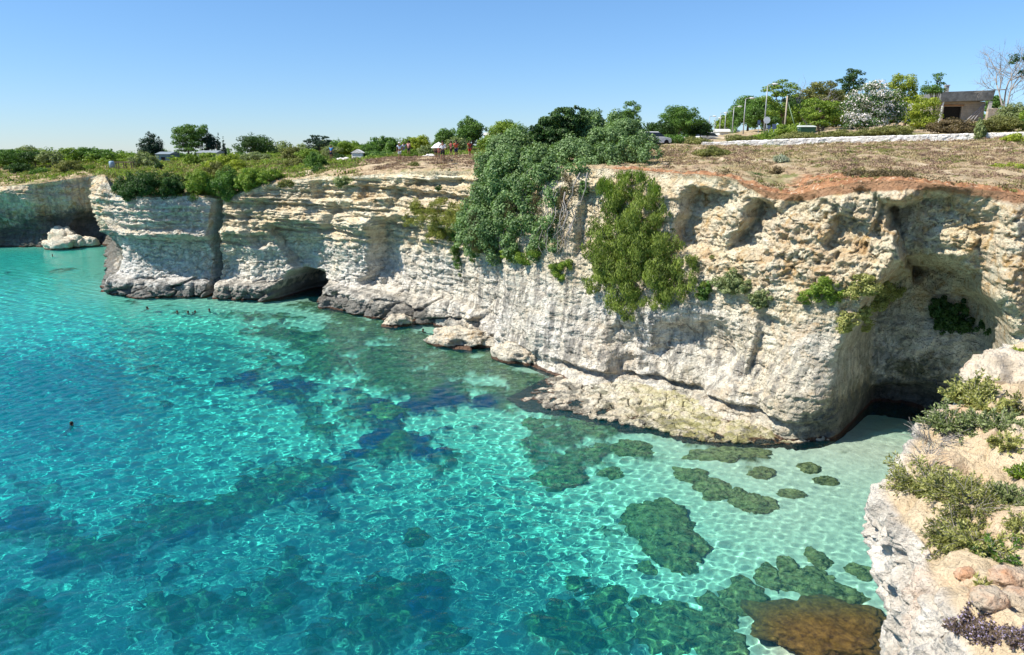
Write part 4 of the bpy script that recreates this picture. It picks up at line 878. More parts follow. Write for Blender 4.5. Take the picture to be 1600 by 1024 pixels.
on_face('tamarisk', 'tall feathery bright green tamarisk growing out of the cliff', [(958, 296, 24, 22), (985, 288, 26, 22), (1010, 300, 24, 24), (970, 325, 34, 28), (1005, 340, 36, 30), (1030, 330, 20, 26), (935, 365, 26, 22), (965, 370, 36, 30), (1000, 385, 40, 34), (1040, 385, 30, 28), (925, 395, 22, 22), (950, 415, 36, 30),
        (990, 430, 40, 32), (1035, 430, 36, 30), (1065, 410, 26, 22), (1050, 455, 30, 24), (1076, 436, 20, 20), (935, 440, 26, 20), (970, 465, 32, 26), (985, 488, 22, 16), (1020, 470, 26, 18), (1095, 456, 18, 14)], 'tamarisk', 46000, .24, 'bush', asp=.22, upb=1.1, sub=24, subr=.235, flat=1.3, outw=.3, inner=.3)
on_face('tamarisk', 'wispy reddish-tipped top sprays of the tamarisk', [(945, 290, 14, 14), (975, 278, 14, 12), (1000, 276, 12, 10), (1022, 300, 12, 16), (960, 310, 16, 16)], 'bright', 3500, .30, 'bush', asp=.12, upb=2., flat=1.4, outw=.6)
for nm, lab, L_, mm, n_, sz, kw in [
    ('hanging_plant', 'olive strands hanging on the pale face left of the vine', [(650, 320, 12, 10), (660, 340, 16, 16), (680, 325, 16, 12), (690, 345, 18, 18), (710, 330, 16, 16), (676, 360, 12, 12), (715, 352, 16, 16), (640, 345, 12, 14), (700, 368, 15, 15), (672, 372, 12, 12), (725, 335, 16, 18), (655, 325, 16, 14), (690, 318, 14, 12), (706, 345, 18, 20), (682, 356, 16, 18)], 'hanging', 17000, .19, dict(asp=.25, upb=1., sub=18, subr=.34)),
    ('hanging_plant', 'bright green plant hanging like a tongue below the vine', [(714, 372, 11, 16), (715, 392, 11, 16), (716, 410, 9, 14), (718, 424, 5, 9)], 'mid', 5000, .16, dict(asp=.3, sub=14)),
    ('hanging_plant', 'short green tongue of leaves right of the long hanging one', [(738, 392, 7, 12), (738, 404, 6, 8)], 'mid', 1600, .15, dict(asp=.3)),
    ('bush', 'olive bush fringe at the lower left of the vine', [(752, 386, 14, 10), (766, 378, 14, 12), (728, 388, 6, 10)], 'olive', 3200, .18, dict(asp=.3, upb=.6)),
    ('bush', 'yellow-green bush at the lower edge of the vine', [(800, 396, 18, 12), (822, 404, 16, 12), (838, 392, 14, 14), (780, 404, 6, 8)], 'bright', 5200, .18, dict(asp=.3, upb=.6)),
    ('bush', 'rounded bush on bare rock right below the vine', [(870, 418, 12, 12), (884, 416, 12, 12), (876, 430, 12, 9)], 'bright', 3600, .16, dict(asp=.3, upb=.6)),
    ('bush', 'small tuft hanging in the pale crack right of the vine', [(913, 298, 9, 8), (910, 288, 6, 6)], 'vine', 900, .18, {}),
    ('bush', 'small dark tuft high on the face under the walkers', [(686, 294, 6, 6)], 'dark', 500, .15, {}),
    ('bush', 'grey-green cushion right of the tamarisk', [(1128, 442, 14, 14), (1146, 436, 16, 16), (1160, 446, 14, 14), (1140, 454, 16, 8)], 'greygreen', 5200, .13, {}),
    ('bush', 'small round bush under the grey-green cushion', [(1184, 468, 15, 15), (1198, 462, 10, 11), (1188, 478, 12, 9)], 'greygreen', 3200, .12, {}),
    ('bush', 'dark drooping bush at the lower right of the tamarisk', [(1102, 450, 12, 14), (1098, 462, 12, 8)], 'mid', 1800, .14, {}),
    ('bush', 'left of two leafy bushes above the dark alcove', [(1266, 462, 18, 14), (1284, 446, 22, 18), (1302, 458, 18, 18), (1256, 470, 12, 8)], 'bright', 6500, .12, dict(asp=.4)),
    ('bush', 'large flowering pale green bush at the mouth of the alcove', [(1350, 446, 26, 18), (1376, 452, 24, 20), (1396, 456, 18, 18), (1366, 472, 26, 16), (1338, 458, 16, 16)], 'samphire', 10000, .12, dict(asp=.6)),
    ('bush', 'leafy bush hanging below the large one at the alcove', [(1326, 500, 18, 16), (1344, 492, 20, 16), (1320, 514, 16, 10), (1350, 508, 14, 14)], 'samphire', 5600, .12, dict(asp=.6)),
    ('hanging_plant', 'dark ivy curtain hanging in the shaded alcove', [(1468, 478, 14, 22), (1478, 500, 16, 24), (1500, 486, 14, 20), (1508, 506, 16, 18), (1535, 508, 12, 16), (1545, 518, 8, 12)], 'dark', 9000, .15, dict(asp=.6)),
    ('bush', 'little tuft on the warm rock beside the facets', [(1112, 402, 5, 4)], 'olive', 260, .1, {})]:
    on_face(nm, lab, L_, mm, n_, sz, outw=.0, **kw)

# ---- ground cover nobody could count
def tufts(name, m, px_rng, Yrng, n_, h, w_, blades=5, dens=None, spread=.25, label=None):
    px_ = RG.uniform(*px_rng, n_ * 2); Y = np.exp(RG.uniform(math.log(Yrng[0]), math.log(Yrng[1]), n_ * 2))
    X = (px_ - 800) / F * (Y * cP + 0.); ok = Y > np.interp(X / Y, ra, rimY) + .25
    d = fbm(X * .25, Y * .25, 0, len(name) * 13 + n_, 3)
    ok &= ~((px_ > 560) & (px_ < 770) & (Y < 98)) | (name == 'low_heath')
    ok &= d > (dens if dens is not None else -1); X, Y = X[ok][:n_], Y[ok][:n_]; n2 = len(X)
    X = np.repeat(X, blades) + RG.normal(0, spread, n2 * blades); Y = np.repeat(Y, blades) + RG.normal(0, spread, n2 * blades)
    Y = np.maximum(Y, np.interp(X / Y, ra, rimY) + .1); z = gz(X, Y); n3 = len(X)
    i_ = np.interp(X / Y, ra, rimZ - gz(rimX, rimY)); z = z + i_ * np.exp(-(Y - np.interp(X / Y, ra, rimY)) / 3.) - .05
    base = np.stack([X, Y, z], -1); tip = np.stack([RG.normal(0, .45, n3), RG.normal(0, .45, n3), RG.uniform(.5, 1.3, n3)], -1) * h * np.sqrt(Y / 55)[:, None]
    a = RG.uniform(0, 6.28, n3); wv = np.stack([np.cos(a), np.sin(a), 0 * a], -1) * (w_ * np.sqrt(Y / 55))[:, None]
    v_ = np.stack([base - wv, base + wv, base + tip * .6 + wv * .8, base + tip], 1).reshape(-1, 3)
    o = obj(name, mesh(name, v_, np.arange(len(v_)).reshape(-1, 4), False, None, {'lv': RG.random(n3)}), None, FOL[m]); tag(o, label, kind='stuff'); return o
tufts('dry_grass', 'straw', (930, 2000), (38, 80), 20000, .15, .03, 5, -.2, label='pale dry grass on the cliff top at right')
tufts('heather_scrub', 'heath', (930, 2000), (38, 80), 10000, .14, .04, 5, -.05, .2, label='reddish brown low scrub on the cliff top at right')
tufts('green_scrub', 'olive', (930, 2000), (40, 82), 4000, .16, .05, 5, .12, .2, label='olive green low scrub patches at right')
tufts('field_grass', 'straw', (-100, 940), (68, 170), 20000, .16, .05, 4, -.1, .35, label='dry field grass behind the left cliff')
tufts('low_heath', 'heath', (430, 950), (68, 120), 14000, .14, .05, 5, -.2, .25, label='brown heath along the path of the walkers')
tufts('field_scrub', 'olive', (-100, 950), (68, 190), 9000, .26, .08, 5, .0, .4, label='green scrub of the left plateau')
tufts('field_herbs', 'bright', (-100, 900), (80, 200), 6000, .28, .09, 5, .1, .5, label='bright green herbs of the left plateau')
def mounds(name, m, px_rng, Yrng, n_, r, lv_, label, dens, size):
    px_ = RG.uniform(*px_rng, n_ * 3); Y = np.exp(RG.uniform(math.log(Yrng[0]), math.log(Yrng[1]), n_ * 3)); X = (px_ - 800) / F * Y
    ok = (Y > np.interp(X / Y, ra, rimY) + .5) & (fbm(X * .16, Y * .16, 0, n_, 3) > dens); ok &= ~((px_ > 560) & (px_ < 770) & (Y < 98)) | (name == 'brown_cushions')
    X, Y = X[ok][:n_], Y[ok][:n_]; n2 = len(X)
    i_ = np.interp(X / Y, ra, rimZ - gz(rimX, rimY)); z = gz(X, Y) + i_ * np.exp(-(Y - np.interp(X / Y, ra, rimY)) / 3.)
    rr_ = r * RG.uniform(.4, 1.4, n2) * (Y / 55) ** .5; tv = RG.random(n2); k = np.repeat(np.arange(n2), lv_); d = unit(len(k)); d[:, 2] = np.abs(d[:, 2])
    c = np.stack([X, Y, z - .05], -1)[k] + d * rr_[k][:, None] * [1, 1, .62] * RG.uniform(.75, 1.1, (len(k), 1)); nr = d + .6 * unit(len(k)); nr /= np.linalg.norm(nr, axis=1, keepdims=True)
    v_ = leaf_cards(c, nr, size * np.sqrt(Y / 55)[k], .5, .5)
    o = obj(name, mesh(name, v_, np.arange(len(v_)).reshape(-1, 4), False, None, {'lv': np.clip(.5 * RG.random(len(k)) + .5 * tv[k], 0, 1)}), None, FOL[m]); tag(o, label, kind='stuff')
mounds('heath_cushions', 'heath', (930, 2000), (38, 78), 1500, .34, 70, 'reddish brown heath cushions on the cliff top at right', -.05, .13)
mounds('straw_cushions', 'straw', (930, 2000), (38, 78), 1100, .30, 60, 'straw coloured cushions on the cliff top at right', -.1, .13)
mounds('olive_cushions', 'olive', (930, 2000), (40, 80), 500, .34, 70, 'olive cushions on the cliff top at right', .12, .13)
mounds('brown_cushions', 'heath', (400, 950), (70, 115), 1100, .2, 60, 'brown heath cushions along the path of the walkers', -.2, .14)
mounds('green_cushions', 'bright', (-100, 950), (78, 180), 1500, .50, 50, 'green scrub cushions of the left plateau', .0, .16)
mounds('grey_cushions', 'olive', (-100, 950), (72, 180), 1100, .45, 50, 'olive scrub cushions of the left plateau', .0, .16)
def rim_scrub(name, m, a, b, n_, r, label, d0=.15, d1=1.1):
    pxr, _ = proj(rimX, rimY, rimZ); k = np.where((pxr > a) & (pxr < b))[0]; i = RG.choice(k, n_); dd_ = RG.uniform(d0, d1, n_)
    keep = fbm(rimX[i] * .5, rimY[i] * .5, 0, n_, 3) > -.1; i, dd_ = i[keep], dd_[keep]; n2 = len(i); Y = rimY[i] + dd_; X = rimX[i] / rimY[i] * Y; z = rimZ[i] + .05 + (gz(X, Y) - gz(rimX[i], rimY[i]))
    rr_ = r * RG.uniform(.4, 1.5, n2); kk = np.repeat(np.arange(n2), 90); d = unit(len(kk)); c = np.stack([X, Y, z], -1)[kk] + d * rr_[kk][:, None] * [1, 1, .7] * RG.uniform(.6, 1.1, (len(kk), 1)); nr = d + .6 * unit(len(kk)); nr /= np.linalg.norm(nr, axis=1, keepdims=True)
    v_ = leaf_cards(c, nr, .11, .45, .6); o = obj(name, mesh(name, v_, np.arange(len(v_)).reshape(-1, 4), False, None, {'lv': RG.random(len(kk))}), None, FOL[m]); tag(o, label, kind='stuff')
rim_scrub('rim_scrub', 'brown', 930, 1700, 150, .30, 'dry brown scrub fringing the red rim of the right cliff', .3, 2.0)
rim_scrub('green_rim_scrub', 'olive', 940, 1700, 60, .30, 'green scrub fringing the rim of the right cliff', .3, 1.6)
rim_scrub('left_rim_scrub', 'olive', 345, 745, 70, .28, 'olive scrub along the rim of the middle cliff', .1, 1.2)
rim_scrub('scar_scrub', 'brown', 1225, 1420, 190, .30, 'dark dry scrub hanging over the red scar', 2.6, 3.6)
# far-off woods that read as one mass
def wood(name, label, a, b, Y, top, base, m, n_):
    bl = []
    for x_ in np.arange(a, b, 9):
        g = gnd(x_, Y); t = top + 5 * math.sin(x_ * .07) + RG.normal(0, 2.); h_ = atY(x_, t, Y)[2] - g.z
        if h_ > .5: bl.append((g.x, g.y + RG.normal(0, 4), g.z + h_ * .45, 9 * Y / F, 3, h_ * .5))
    o = foliage(name, bl, n_, Y * .0026, m, loc=bl[0][:3]); tag(o, label, None, None, 'stuff')
wood('distant_wood', 'low distant wood closing the left horizon', -380, 640, 200, 234, 250, 'mid', 30000)
wood('distant_scrubland', 'distant scrub behind the walkers', 430, 1000, 190, 222, 245, 'greygreen', 14000)
wood('greenery_band', 'continuous greenery behind the parasol and the walkers', 530, 830, 134, 220, 245, 'mid', 22000)
wood('scrub_band', 'low green band behind the left meadow', -100, 540, 172, 241, 255, 'bright', 22000)
wood('distant_roadside_wood', 'distant greenery behind the road', 1330, 2000, 128, 172, 210, 'mid', 14000)
wood('roadside_thicket', 'dense thicket closing the gaps between the roadside trees', 1158, 1420, 124, 157, 212, 'mid', 34000)
wood('low_roadside_thicket', 'low thicket left of the road lamps', 1000, 1100, 120, 196, 214, 'dark', 5000)

# ================================================================ PLANTS OF THE NEAR SPUR
def spiky(name, label, px_, py_, rad, n_, ln, m, lw=.006, leaves=26, leaf=.035, up_=.6, cat='plant', group=None, bare=.0, stemm=None, parts=False, drop=.15):
    """low plant of curved stems set with finger-like leaves"""
    h_, nr_ = on_spur(px_ + 8, py_); rad *= .74; ln *= .74
    if h_ is None: return
    st = MB(); LC, LN, LT = [], [], []
    for i in range(n_):
        a = RG.uniform(0, 6.28); r0 = rad * .35 * RG.random() ** .5; b = Vector((math.cos(a) * r0, math.sin(a) * r0, -.02))
        hh, _, _, _ = SPB.ray_cast(Vector((h_.x + b.x, h_.y + b.y, h_.z + .6)), Vector((0, 0, -1)))
        if hh is not None and abs(hh.z - h_.z) < .6: b.z = hh.z - h_.z - .02
        d = Vector((math.cos(a + RG.normal(0, .5)), math.sin(a + RG.normal(0, .5)), up_ + RG.normal(0, .25))).normalized(); L_ = ln * RG.uniform(.6, 1.2); pts = [b]
        for k in range(6):
            d = (d + Vector(RG.normal(0, .14, 3)) - Vector((0, 0, drop * k * .12))).normalized(); pts.append(pts[-1] + d * L_ / 6)
        st.tube(pts, [.0045 * (1 - .1 * k) for k in range(7)], 4)
        if RG.random() < bare: continue
        for k in range(leaves):
            t = 1.2 + 4.7 * RG.random() ** .8; j = int(t); p = pts[j].lerp(pts[j + 1], t - j); ax_ = (pts[j + 1] - pts[j]).normalized()
            sd3 = Vector(unit(1)[0]); sd3 = (sd3 - ax_ * sd3.dot(ax_)).normalized(); dr = (ax_ * .75 + sd3 * .8).normalized()
            LC.append(p); LT.append(dr); LN.append(dr.cross(Vector(unit(1)[0])).normalized())
    c = np.array([q[:] for q in LC]); t = np.array([q[:] for q in LT]); w = np.array([q[:] for q in LN]); l = (leaf * RG.uniform(.6, 1.3, len(c)))[:, None]
    v_ = np.stack([c, c + t * l * .5 + w * lw, c + t * l, c + t * l * .5 - w * lw], 1).reshape(-1, 3)
    e = empty(name, h_); tag(e, label, cat, group)
    st.build('stem', stemm or TWIG, e, True)
    obj('leaves', mesh('leaves', v_, np.arange(len(v_)).reshape(-1, 4), False, None, {'lv': RG.random(len(c))}), e, FOL[m]); return e
GS = 'plants rooted on the near rock'
for a in [
    ('pale green flowering samphire at the top of the near rock', 1508, 622, .42, 90, .42, 'samphire', .011, 40, .05, 1.0), ('samphire with yellow-green heads left of the rounded rock', 1535, 640, .35, 60, .35, 'samphire', .011, 36, .05, .9),
    ('green shrub hanging over the edge of the shaded cove', 1478, 668, .40, 90, .42, 'greygreen', .010, 36, .05, .7), ('grey-green shrub right of the overhanging one', 1550, 668, .40, 80, .36, 'greygreen', .010, 36, .05, .6),
    ('small shrub on bare sand right of the centre of the near rock', 1562, 696, .22, 50, .22, 'samphire', .008, 30, .04, .8), ('small dark shrub at the right border under the rounded rock', 1592, 640, .3, 60, .3, 'olive', .009, 30, .04, .8),
    ('left sprawling tuft of finger-leaved plant at the cliff edge', 1425, 748, .30, 70, .46, 'samphire', .006, 46, .045, .35), ('long tuft of finger-leaved plant stretching left over the water', 1445, 765, .34, 80, .5, 'olive', .006, 46, .045, .3),
    ('middle clump of finger-leaved plant on the near rock', 1480, 775, .38, 100, .42, 'samphire', .006, 46, .045, .6), ('reddish-stemmed sprawling plant to the right of the middle clump', 1510, 790, .32, 60, .45, 'olive', .005, 40, .04, .5),
    ('yellow-green finger-leaved clump drooping down the rock', 1490, 838, .30, 90, .40, 'olive', .006, 48, .045, .3), ('long-leaved clump just above the bare pink rock', 1520, 850, .32, 90, .42, 'samphire', .006, 46, .045, .4),
    ('dark green clump at the lower right of the plant belt', 1552, 872, .26, 80, .28, 'mid', .006, 40, .04, .5), ('round green cushion at right among pink rock', 1565, 782, .24, 80, .24, 'greygreen', .007, 40, .04, .9),
    ('small green plant at the right border of the near rock', 1592, 745, .2, 50, .22, 'bright', .007, 34, .04, .9), ('pale plant at the right border beside the pink rock', 1594, 830, .2, 50, .22, 'samphire', .007, 34, .04, .9),
    ('little two-leaved tuft on bare rock above the lavender', 1524, 918, .05, 9, .14, 'samphire', .006, 14, .05, 1.6), ('yellow flowering sprig at the very top of the near rock', 1585, 556, .12, 22, .2, 'yellow', .008, 22, .05, 1.4)]:
    spiky('coastal_plant', *a, group=GS)
for a in [('tangle of dead silvery twigs over the shaded cove', 1452, 690, .40, 110, .42, 'silver', .004, 6, .03, .5), ('second heap of dead grey twigs above the finger-leaved plant', 1440, 722, .3, 70, .34, 'silver', .004, 5, .03, .5)]:
    spiky('dead_shrub', *a, group=GS, bare=.6)
for a in [('sea lavender with tiny mauve flowers at the bottom right', 1540, 1000, .26, 170, .17, 'statice', .006, 26, .018, 1.2), ('sea lavender leftmost on the pink rock', 1492, 985, .18, 90, .15, 'statice', .006, 24, .018, 1.1),
          ('sea lavender at the bottom right corner', 1588, 1005, .2, 110, .15, 'statice', .006, 24, .018, 1.1), ('small sea lavender above the larger ones', 1515, 962, .14, 70, .13, 'statice', .006, 24, .018, 1.1)]:
    spiky('sea_lavender', *a, group=GS, stemm=BARK)
h_, _ = on_spur(1578, 590)
rock('rounded_rock', (h_.x, h_.y, h_.z - .15), (.62, .5, .55), 610, 'smooth rounded cream rock standing on the near spur', res=5, warm=.3, m=spur.data.materials[0], blocky=.1)
for i, (x_, y_, r, lab) in enumerate([(1575, 905, .16, 'pinkish loose stone beside a gap in the near rock'), (1545, 935, .13, 'small orange stone left of the pinkish one'), (1590, 945, .18, 'cream stone at the right border above the sea lavender'), (1510, 898, .09, 'pebble on the bare slope of the near rock')]):
    h_, _ = on_spur(x_, y_)
    if h_ is not None: rock('loose_stone', (h_.x, h_.y, h_.z), (r, r * .8, r * .6), 620 + i, lab, 'stone', None, 4, warm=.8, red=.4, m=spur.data.materials[0])

# ================================================================ BUILT THINGS
# rubble wall along the road
n_ = 1400; k_ = 15
pxs = np.linspace(1098, 2000, n_); Yw = np.interp(pxs, [1098, 1300, 1600, 2000], [80, 78, 73, 70])
Xw = (pxs - 800) / F * (Yw * cP - 1.2 * sP); zw = gz(Xw, Yw)
top_ = np.interp(pxs, [1098, 1150, 1300, 1450, 1600, 2000], [223, 220.5, 214.5, 210.5, 206.5, 202])
zt_ = np.array([atY(a, b, c_)[2] for a, b, c_ in zip(pxs, top_, Yw)]); zt_ = np.maximum(zt_, zw + .35)
prof = np.array([(0, -.4), (0, .0), (0, .15), (0, .3), (0, .45), (0, .6), (0, .75), (.0, .9), (.05, 1.), (.25, 1.03), (.45, 1.), (.5, .85), (.5, .5), (.5, .2), (.5, -.4)])
x = np.broadcast_to(Xw, (k_, n_)); y = Yw[None] + prof[:, :1]; z = zw[None] + (zt_ - zw)[None] * prof[:, 1:]
cb_, cv_ = cells(x * 2.6, y * 2.6, z * 4.2, 71); dsp = .09 * (cv_ - .4) * sst(0, .12, cb_) - .03
y = y - dsp * (prof[:, :1] < .3); z = z + dsp * .8 * (prof[:, 1:] > .8)
c0 = np.array([Xw[0], Yw[0], zw[0]])
m, N = mat('whitewashed_rubble'); p = N.pos()
N.set(N.b.inputs['Base Color'], N.mix(N.ramp(N.noise(p, 3, 5, .7), (.35, 0.), (.6, 1.)), (.62, .57, .50), (.84, .82, .78))); N.b.inputs['Roughness'].default_value = .95
N.set(N.b.inputs['Normal'], N.bump(N.noise(p, 7, 5, .7), .1))
tag(obj('rubble_wall', mesh('rubble_wall', np.stack([x, y, z], -1) - c0, gridq(k_, n_), False), None, m, c0), 'long low white rubble wall along the road on the cliff top', 'wall')
WHR = m
# street lamps
def lamp(label, px_, top, base, Y, head='cobra'):
    g = gnd(px_, Y); g.z = atY(px_, base, Y)[2]; H = atY(px_, top, Y)[2] - g.z; e = empty('street_lamp', g); tag(e, label, 'street lamp', 'street lamps beside the road')
    MB().tube([(0, 0, -1.5), (0, 0, H * .55), (.02, 0, H * .98)], [.10, .08, .05], 10).build('pole', STEEL, e, True)
    MB().tube([(0, 0, H * .97), (.12, 0, H), (.75, 0, H + .05)], [.05, .045, .04], 8).build('arm', STEEL, e, True)
    MB().ball((.95, 0, H + .04), (.42, .17, .11)).box((.95, 0, H - .05), (.5, .2, .05)).build('lamp_head', WHITE, e, True)
for a in [('tallest street lamp in front of the leaning pine', 1193, 132, 212, 98), ('second tallest street lamp with white head', 1161, 154, 212, 112), ('street lamp third in height from the right', 1144, 167, 212, 122), ('street lamp fourth from the right on the road', 1132, 175, 212, 134),
          ('street lamp fifth from the right on the road', 1124, 177, 212, 144), ('faint street lamp against the sky right of the white car', 1116, 185, 213, 156), ('faintest street lamp farthest down the road', 1107, 182, 214, 150)]: lamp(*a)
g = gnd(1225, 100); H = atY(1225, 150, 100)[2] - g.z
e = empty('utility_pole', g); tag(e, 'wooden utility pole with a slanting stay before the green hedge', 'utility pole')
MB().tube([(0, 0, -.5), (0, 0, H)], [.14, .09], 8).build('pole', plain('pole_wood', (.45, .38, .30), .9), e, True)
MB().tube([(2.2, .2, -.8), (.12, 0, H * .86)], [.06, .05], 6).build('stay', plain('stay_green', (.25, .36, .22), .7), e, True)
g = gnd(1248, 97); MBp = MB().tube([(0, 0, -.4), (0, 0, 1.6)], [.09, .08], 8).ball((0, 0, 1.6), (.1, .1, .06)).build('white_post', WHITE, None, True, g); tag(MBp, 'short white post beside the green skip', 'post')
def sign(name, label, px_, Y, cy, r, round_, col):
    g = gnd(px_, Y); zc = atY(px_, cy, Y)[2] - g.z; e = empty(name, g); tag(e, label, 'road sign')
    MB().tube([(0, 0, -.4), (0, 0, zc + r)], .045, 8).build('pole', plain('sign_pole_grey', (.35, .37, .4), .5, .4), e, True)
    b = MB()
    if round_:
        k = 24; f = [(r * math.cos(6.2832 * i / k), -.06, zc + r * math.sin(6.2832 * i / k)) for i in range(k)]; f2 = [(a_, -.03, c_) for a_, _, c_ in f]
        b.add(f + f2, [tuple(range(k))[::-1], tuple(range(k, 2 * k))] + [(i, (i + 1) % k, k + (i + 1) % k, k + i) for i in range(k)])
    else: b.box((0, -.06, zc), (r * 1.6, .04, r * 2))
    b.build('sign_plate', col, e)
BLUEP = plain('blue_plate', (.08, .12, .22), .5)
sign('road_sign', 'round pale road sign beside the tallest lamp', 1196, 96, 188, .42, True, plain('sign_back', (.62, .66, .70), .5))
sign('road_sign', 'small blue sign plate under the round sign', 1200, 95, 199, .22, False, BLUEP)
sign('road_sign', 'short sign left of the tallest lamp', 1184, 96, 191, .22, False, BLUEP)
sign('road_sign', 'small dark blue square sign by the hedge', 1208, 95, 198, .3, False, BLUEP)
# green skip with lid
g = gnd(1259, 92); g.z = atY(1259, 213, 92)[2]; e = empty('waste_container', g); tag(e, 'dark green waste container with pale lid behind the wall', 'waste container')
GRN = plain('skip_green', (.03, .10, .06), .5)
MB().add([(-.8, -.5, 0), (.8, -.5, 0), (.8, .5, 0), (-.8, .5, 0), (-.95, -.62, 1.05), (.95, -.62, 1.05), (.95, .62, 1.05), (-.95, .62, 1.05)], [(3, 2, 1, 0), (4, 5, 6, 7), (0, 1, 5, 4), (1, 2, 6, 5), (2, 3, 7, 6), (3, 0, 4, 7)]).build('bin_body', GRN, e, bev=.03)
MB().add([(-1.0, -.66, 1.06), (1.0, -.66, 1.06), (1.0, .66, 1.10), (-1.0, .66, 1.10), (-.95, -.2, 1.2), (.95, -.2, 1.2), (.95, .5, 1.28), (-.95, .5, 1.28)], [(3, 2, 1, 0), (4, 5, 6, 7), (0, 1, 5, 4), (1, 2, 6, 5), (2, 3, 7, 6), (3, 0, 4, 7)]).build('lid', plain('lid_pale', (.55, .60, .55), .5), e, bev=.03)
for s_ in (-1, 1): MB().box((s_ * .98, 0, .9), (.08, .3, .08)).build('handle', STEEL, e)
# white car roofs behind the bank
def car(label, px_, Y, top, col):
    g = gnd(px_, Y); g.z = atY(px_, top, Y)[2] - 1.5; e = empty('parked_car', g, R(25)); tag(e, label, 'car', 'cars parked by the road')
    sec = [(-2.1, .35, .75, .80), (-1.9, .3, .95, .86), (-1.2, .28, 1.0, .88), (1.1, .28, .95, .88), (2.0, .3, .80, .84), (2.15, .4, .65, .78)]
    v_ = []; 
    for x_, z0, z1, w in sec: v_ += [(x_, -w, z0), (x_, w, z0), (x_, w, z1), (x_, -w, z1)]
    MB().add(v_, [(3, 2, 1, 0), (20, 21, 22, 23)] + [(4 * i + j, 4 * i + (j + 1) % 4, 4 * i + 4 + (j + 1) % 4, 4 * i + 4 + j) for i in range(5) for j in range(4)]).build('body', col, e, bev=.06)
    def cab(z0, z1, gr, w0, w1, a0, a1, b0, b1): return MB().add([(a0, -w0, z0), (b0, -w0, z0), (b0, w0, z0), (a0, w0, z0), (a1, -w1, z1), (b1, -w1, z1), (b1, w1, z1), (a1, w1, z1)], [(3, 2, 1, 0), (4, 5, 6, 7), (0, 1, 5, 4), (1, 2, 6, 5), (2, 3, 7, 6), (3, 0, 4, 7)])
    cab(.96, 1.40, 0, .84, .68, -1.7, -1.3, 1.2, .5).build('window', plain('car_glass', (.03, .04, .05), .1), e, bev=.02)
    cab(1.40, 1.5, 0, .69, .62, -1.32, -1.2, .52, .4).build('roof', col, e, bev=.03)
    for x_ in (-1.35, 1.35):
        for y_ in (-.8, .8): MB().tube([(x_, y_ - .1, .32), (x_, y_ + .1, .32)], .32, 16).build('wheel', DARK, e)
car('white car roof just right of the vine mound', 1018, 84, 206, WHITE)
car('white car seen over the bank at the left end of the wall', 1106, 108, 207, WHITE)
def lowbuild(name, label, px0, px1, top, base, Y, col, roofc, cat='building', win=0):
    g0, g1 = gnd(px0, Y), gnd(px1, Y); zb = atY(px0, base, Y)[2]; z1 = atY(px0, top, Y)[2]; w = g1.x - g0.x; c = ((g0.x + g1.x) / 2, Y, zb - 1)
    e = empty(name, c); tag(e, label, cat); H = z1 - zb + 1
    MB().box((0, 2.5, H / 2), (w, 5, H)).build('wall', col, e, bev=.02)
    MB().add([(-w / 2 - .2, -.3, H), (w / 2 + .2, -.3, H), (w / 2 + .2, 5.3, H), (-w / 2 - .2, 5.3, H), (-w / 2 - .2, 2.5, H + .5), (w / 2 + .2, 2.5, H + .5)], [(3, 2, 1, 0), (0, 1, 5, 4), (2, 3, 4, 5), (1, 2, 5), (3, 0, 4)]).build('roof', roofc, e)
    for i in range(win): MB().box((-w / 2 + w * (i + .5) / win, -.02, H - 1.), (.8, .06, .7)).build('window', DARK, e)
GREY = plain('roof_grey', (.24, .30, .34), .7)
lowbuild('shed', 'low blue-grey shed right of the cypress clump', 245, 266, 241, 249, 165, plain('shed_blue', (.16, .26, .28), .7), GREY, 'shed', 1)
lowbuild('greenhouse', 'pale low greenhouse roof under the umbrella pine', 308, 338, 239, 247, 165, plain('greenhouse_film', (.34, .38, .40), .5), plain('greenhouse_roof', (.30, .34, .37), .5), 'greenhouse', 2)
lowbuild('house', 'low white house with grey roof behind the tall leafy tree', 757, 790, 212, 220, 120, plain('render_grey', (.55, .55, .53), .8), plain('roof_pale', (.62, .60, .57), .8), 'house', 2)
lowbuild('low_building', 'long low white building at the end of the road', 1124, 1156, 206, 214, 128, WHITE, plain('roof_white', (.7, .7, .68), .8), 'building', 3)
for lab, a0, a1, t_, b_, Y in [('tumbled pale stone wall left of the ruined hut', 524, 552, 246, 254, 103), ('pale stone wall behind the parasol group', 660, 684, 241, 250, 97)]:
    g0, g1 = gnd(a0, Y), gnd(a1, Y); zb, z1 = atY(a0, b_, Y)[2], atY(a0, t_, Y)[2]; c = Vector(((g0.x + g1.x) / 2, Y, (zb + z1) / 2 - .1))
    rock('stone_wall', c, ((g1.x - g0.x) / 2 * .9, .3, (z1 - zb) / 2 + .05), int(a0), lab, 'wall', None, 5, m=WHR, blocky=.4)
Y = 104; g = gnd(560, Y); zb = atY(560, 252, Y)[2]; e = empty('stone_hut', (g.x, Y, zb)); tag(e, 'small pale ruined stone hut among the bushes', 'hut')
MB().box((0, 0, .45), (1.5, 1.4, 1.3)).build('wall', WHR, e, bev=.05); MB().add([(-.9, -.8, 1.1), (.9, -.8, 1.1), (.9, .8, 1.1), (-.9, .8, 1.1), (0, -.8, 1.6), (0, .8, 1.6)], [(3, 2, 1, 0), (0, 4, 5, 3), (1, 2, 5, 4), (0, 1, 4), (2, 3, 5)]).build('roof', WHR, e)
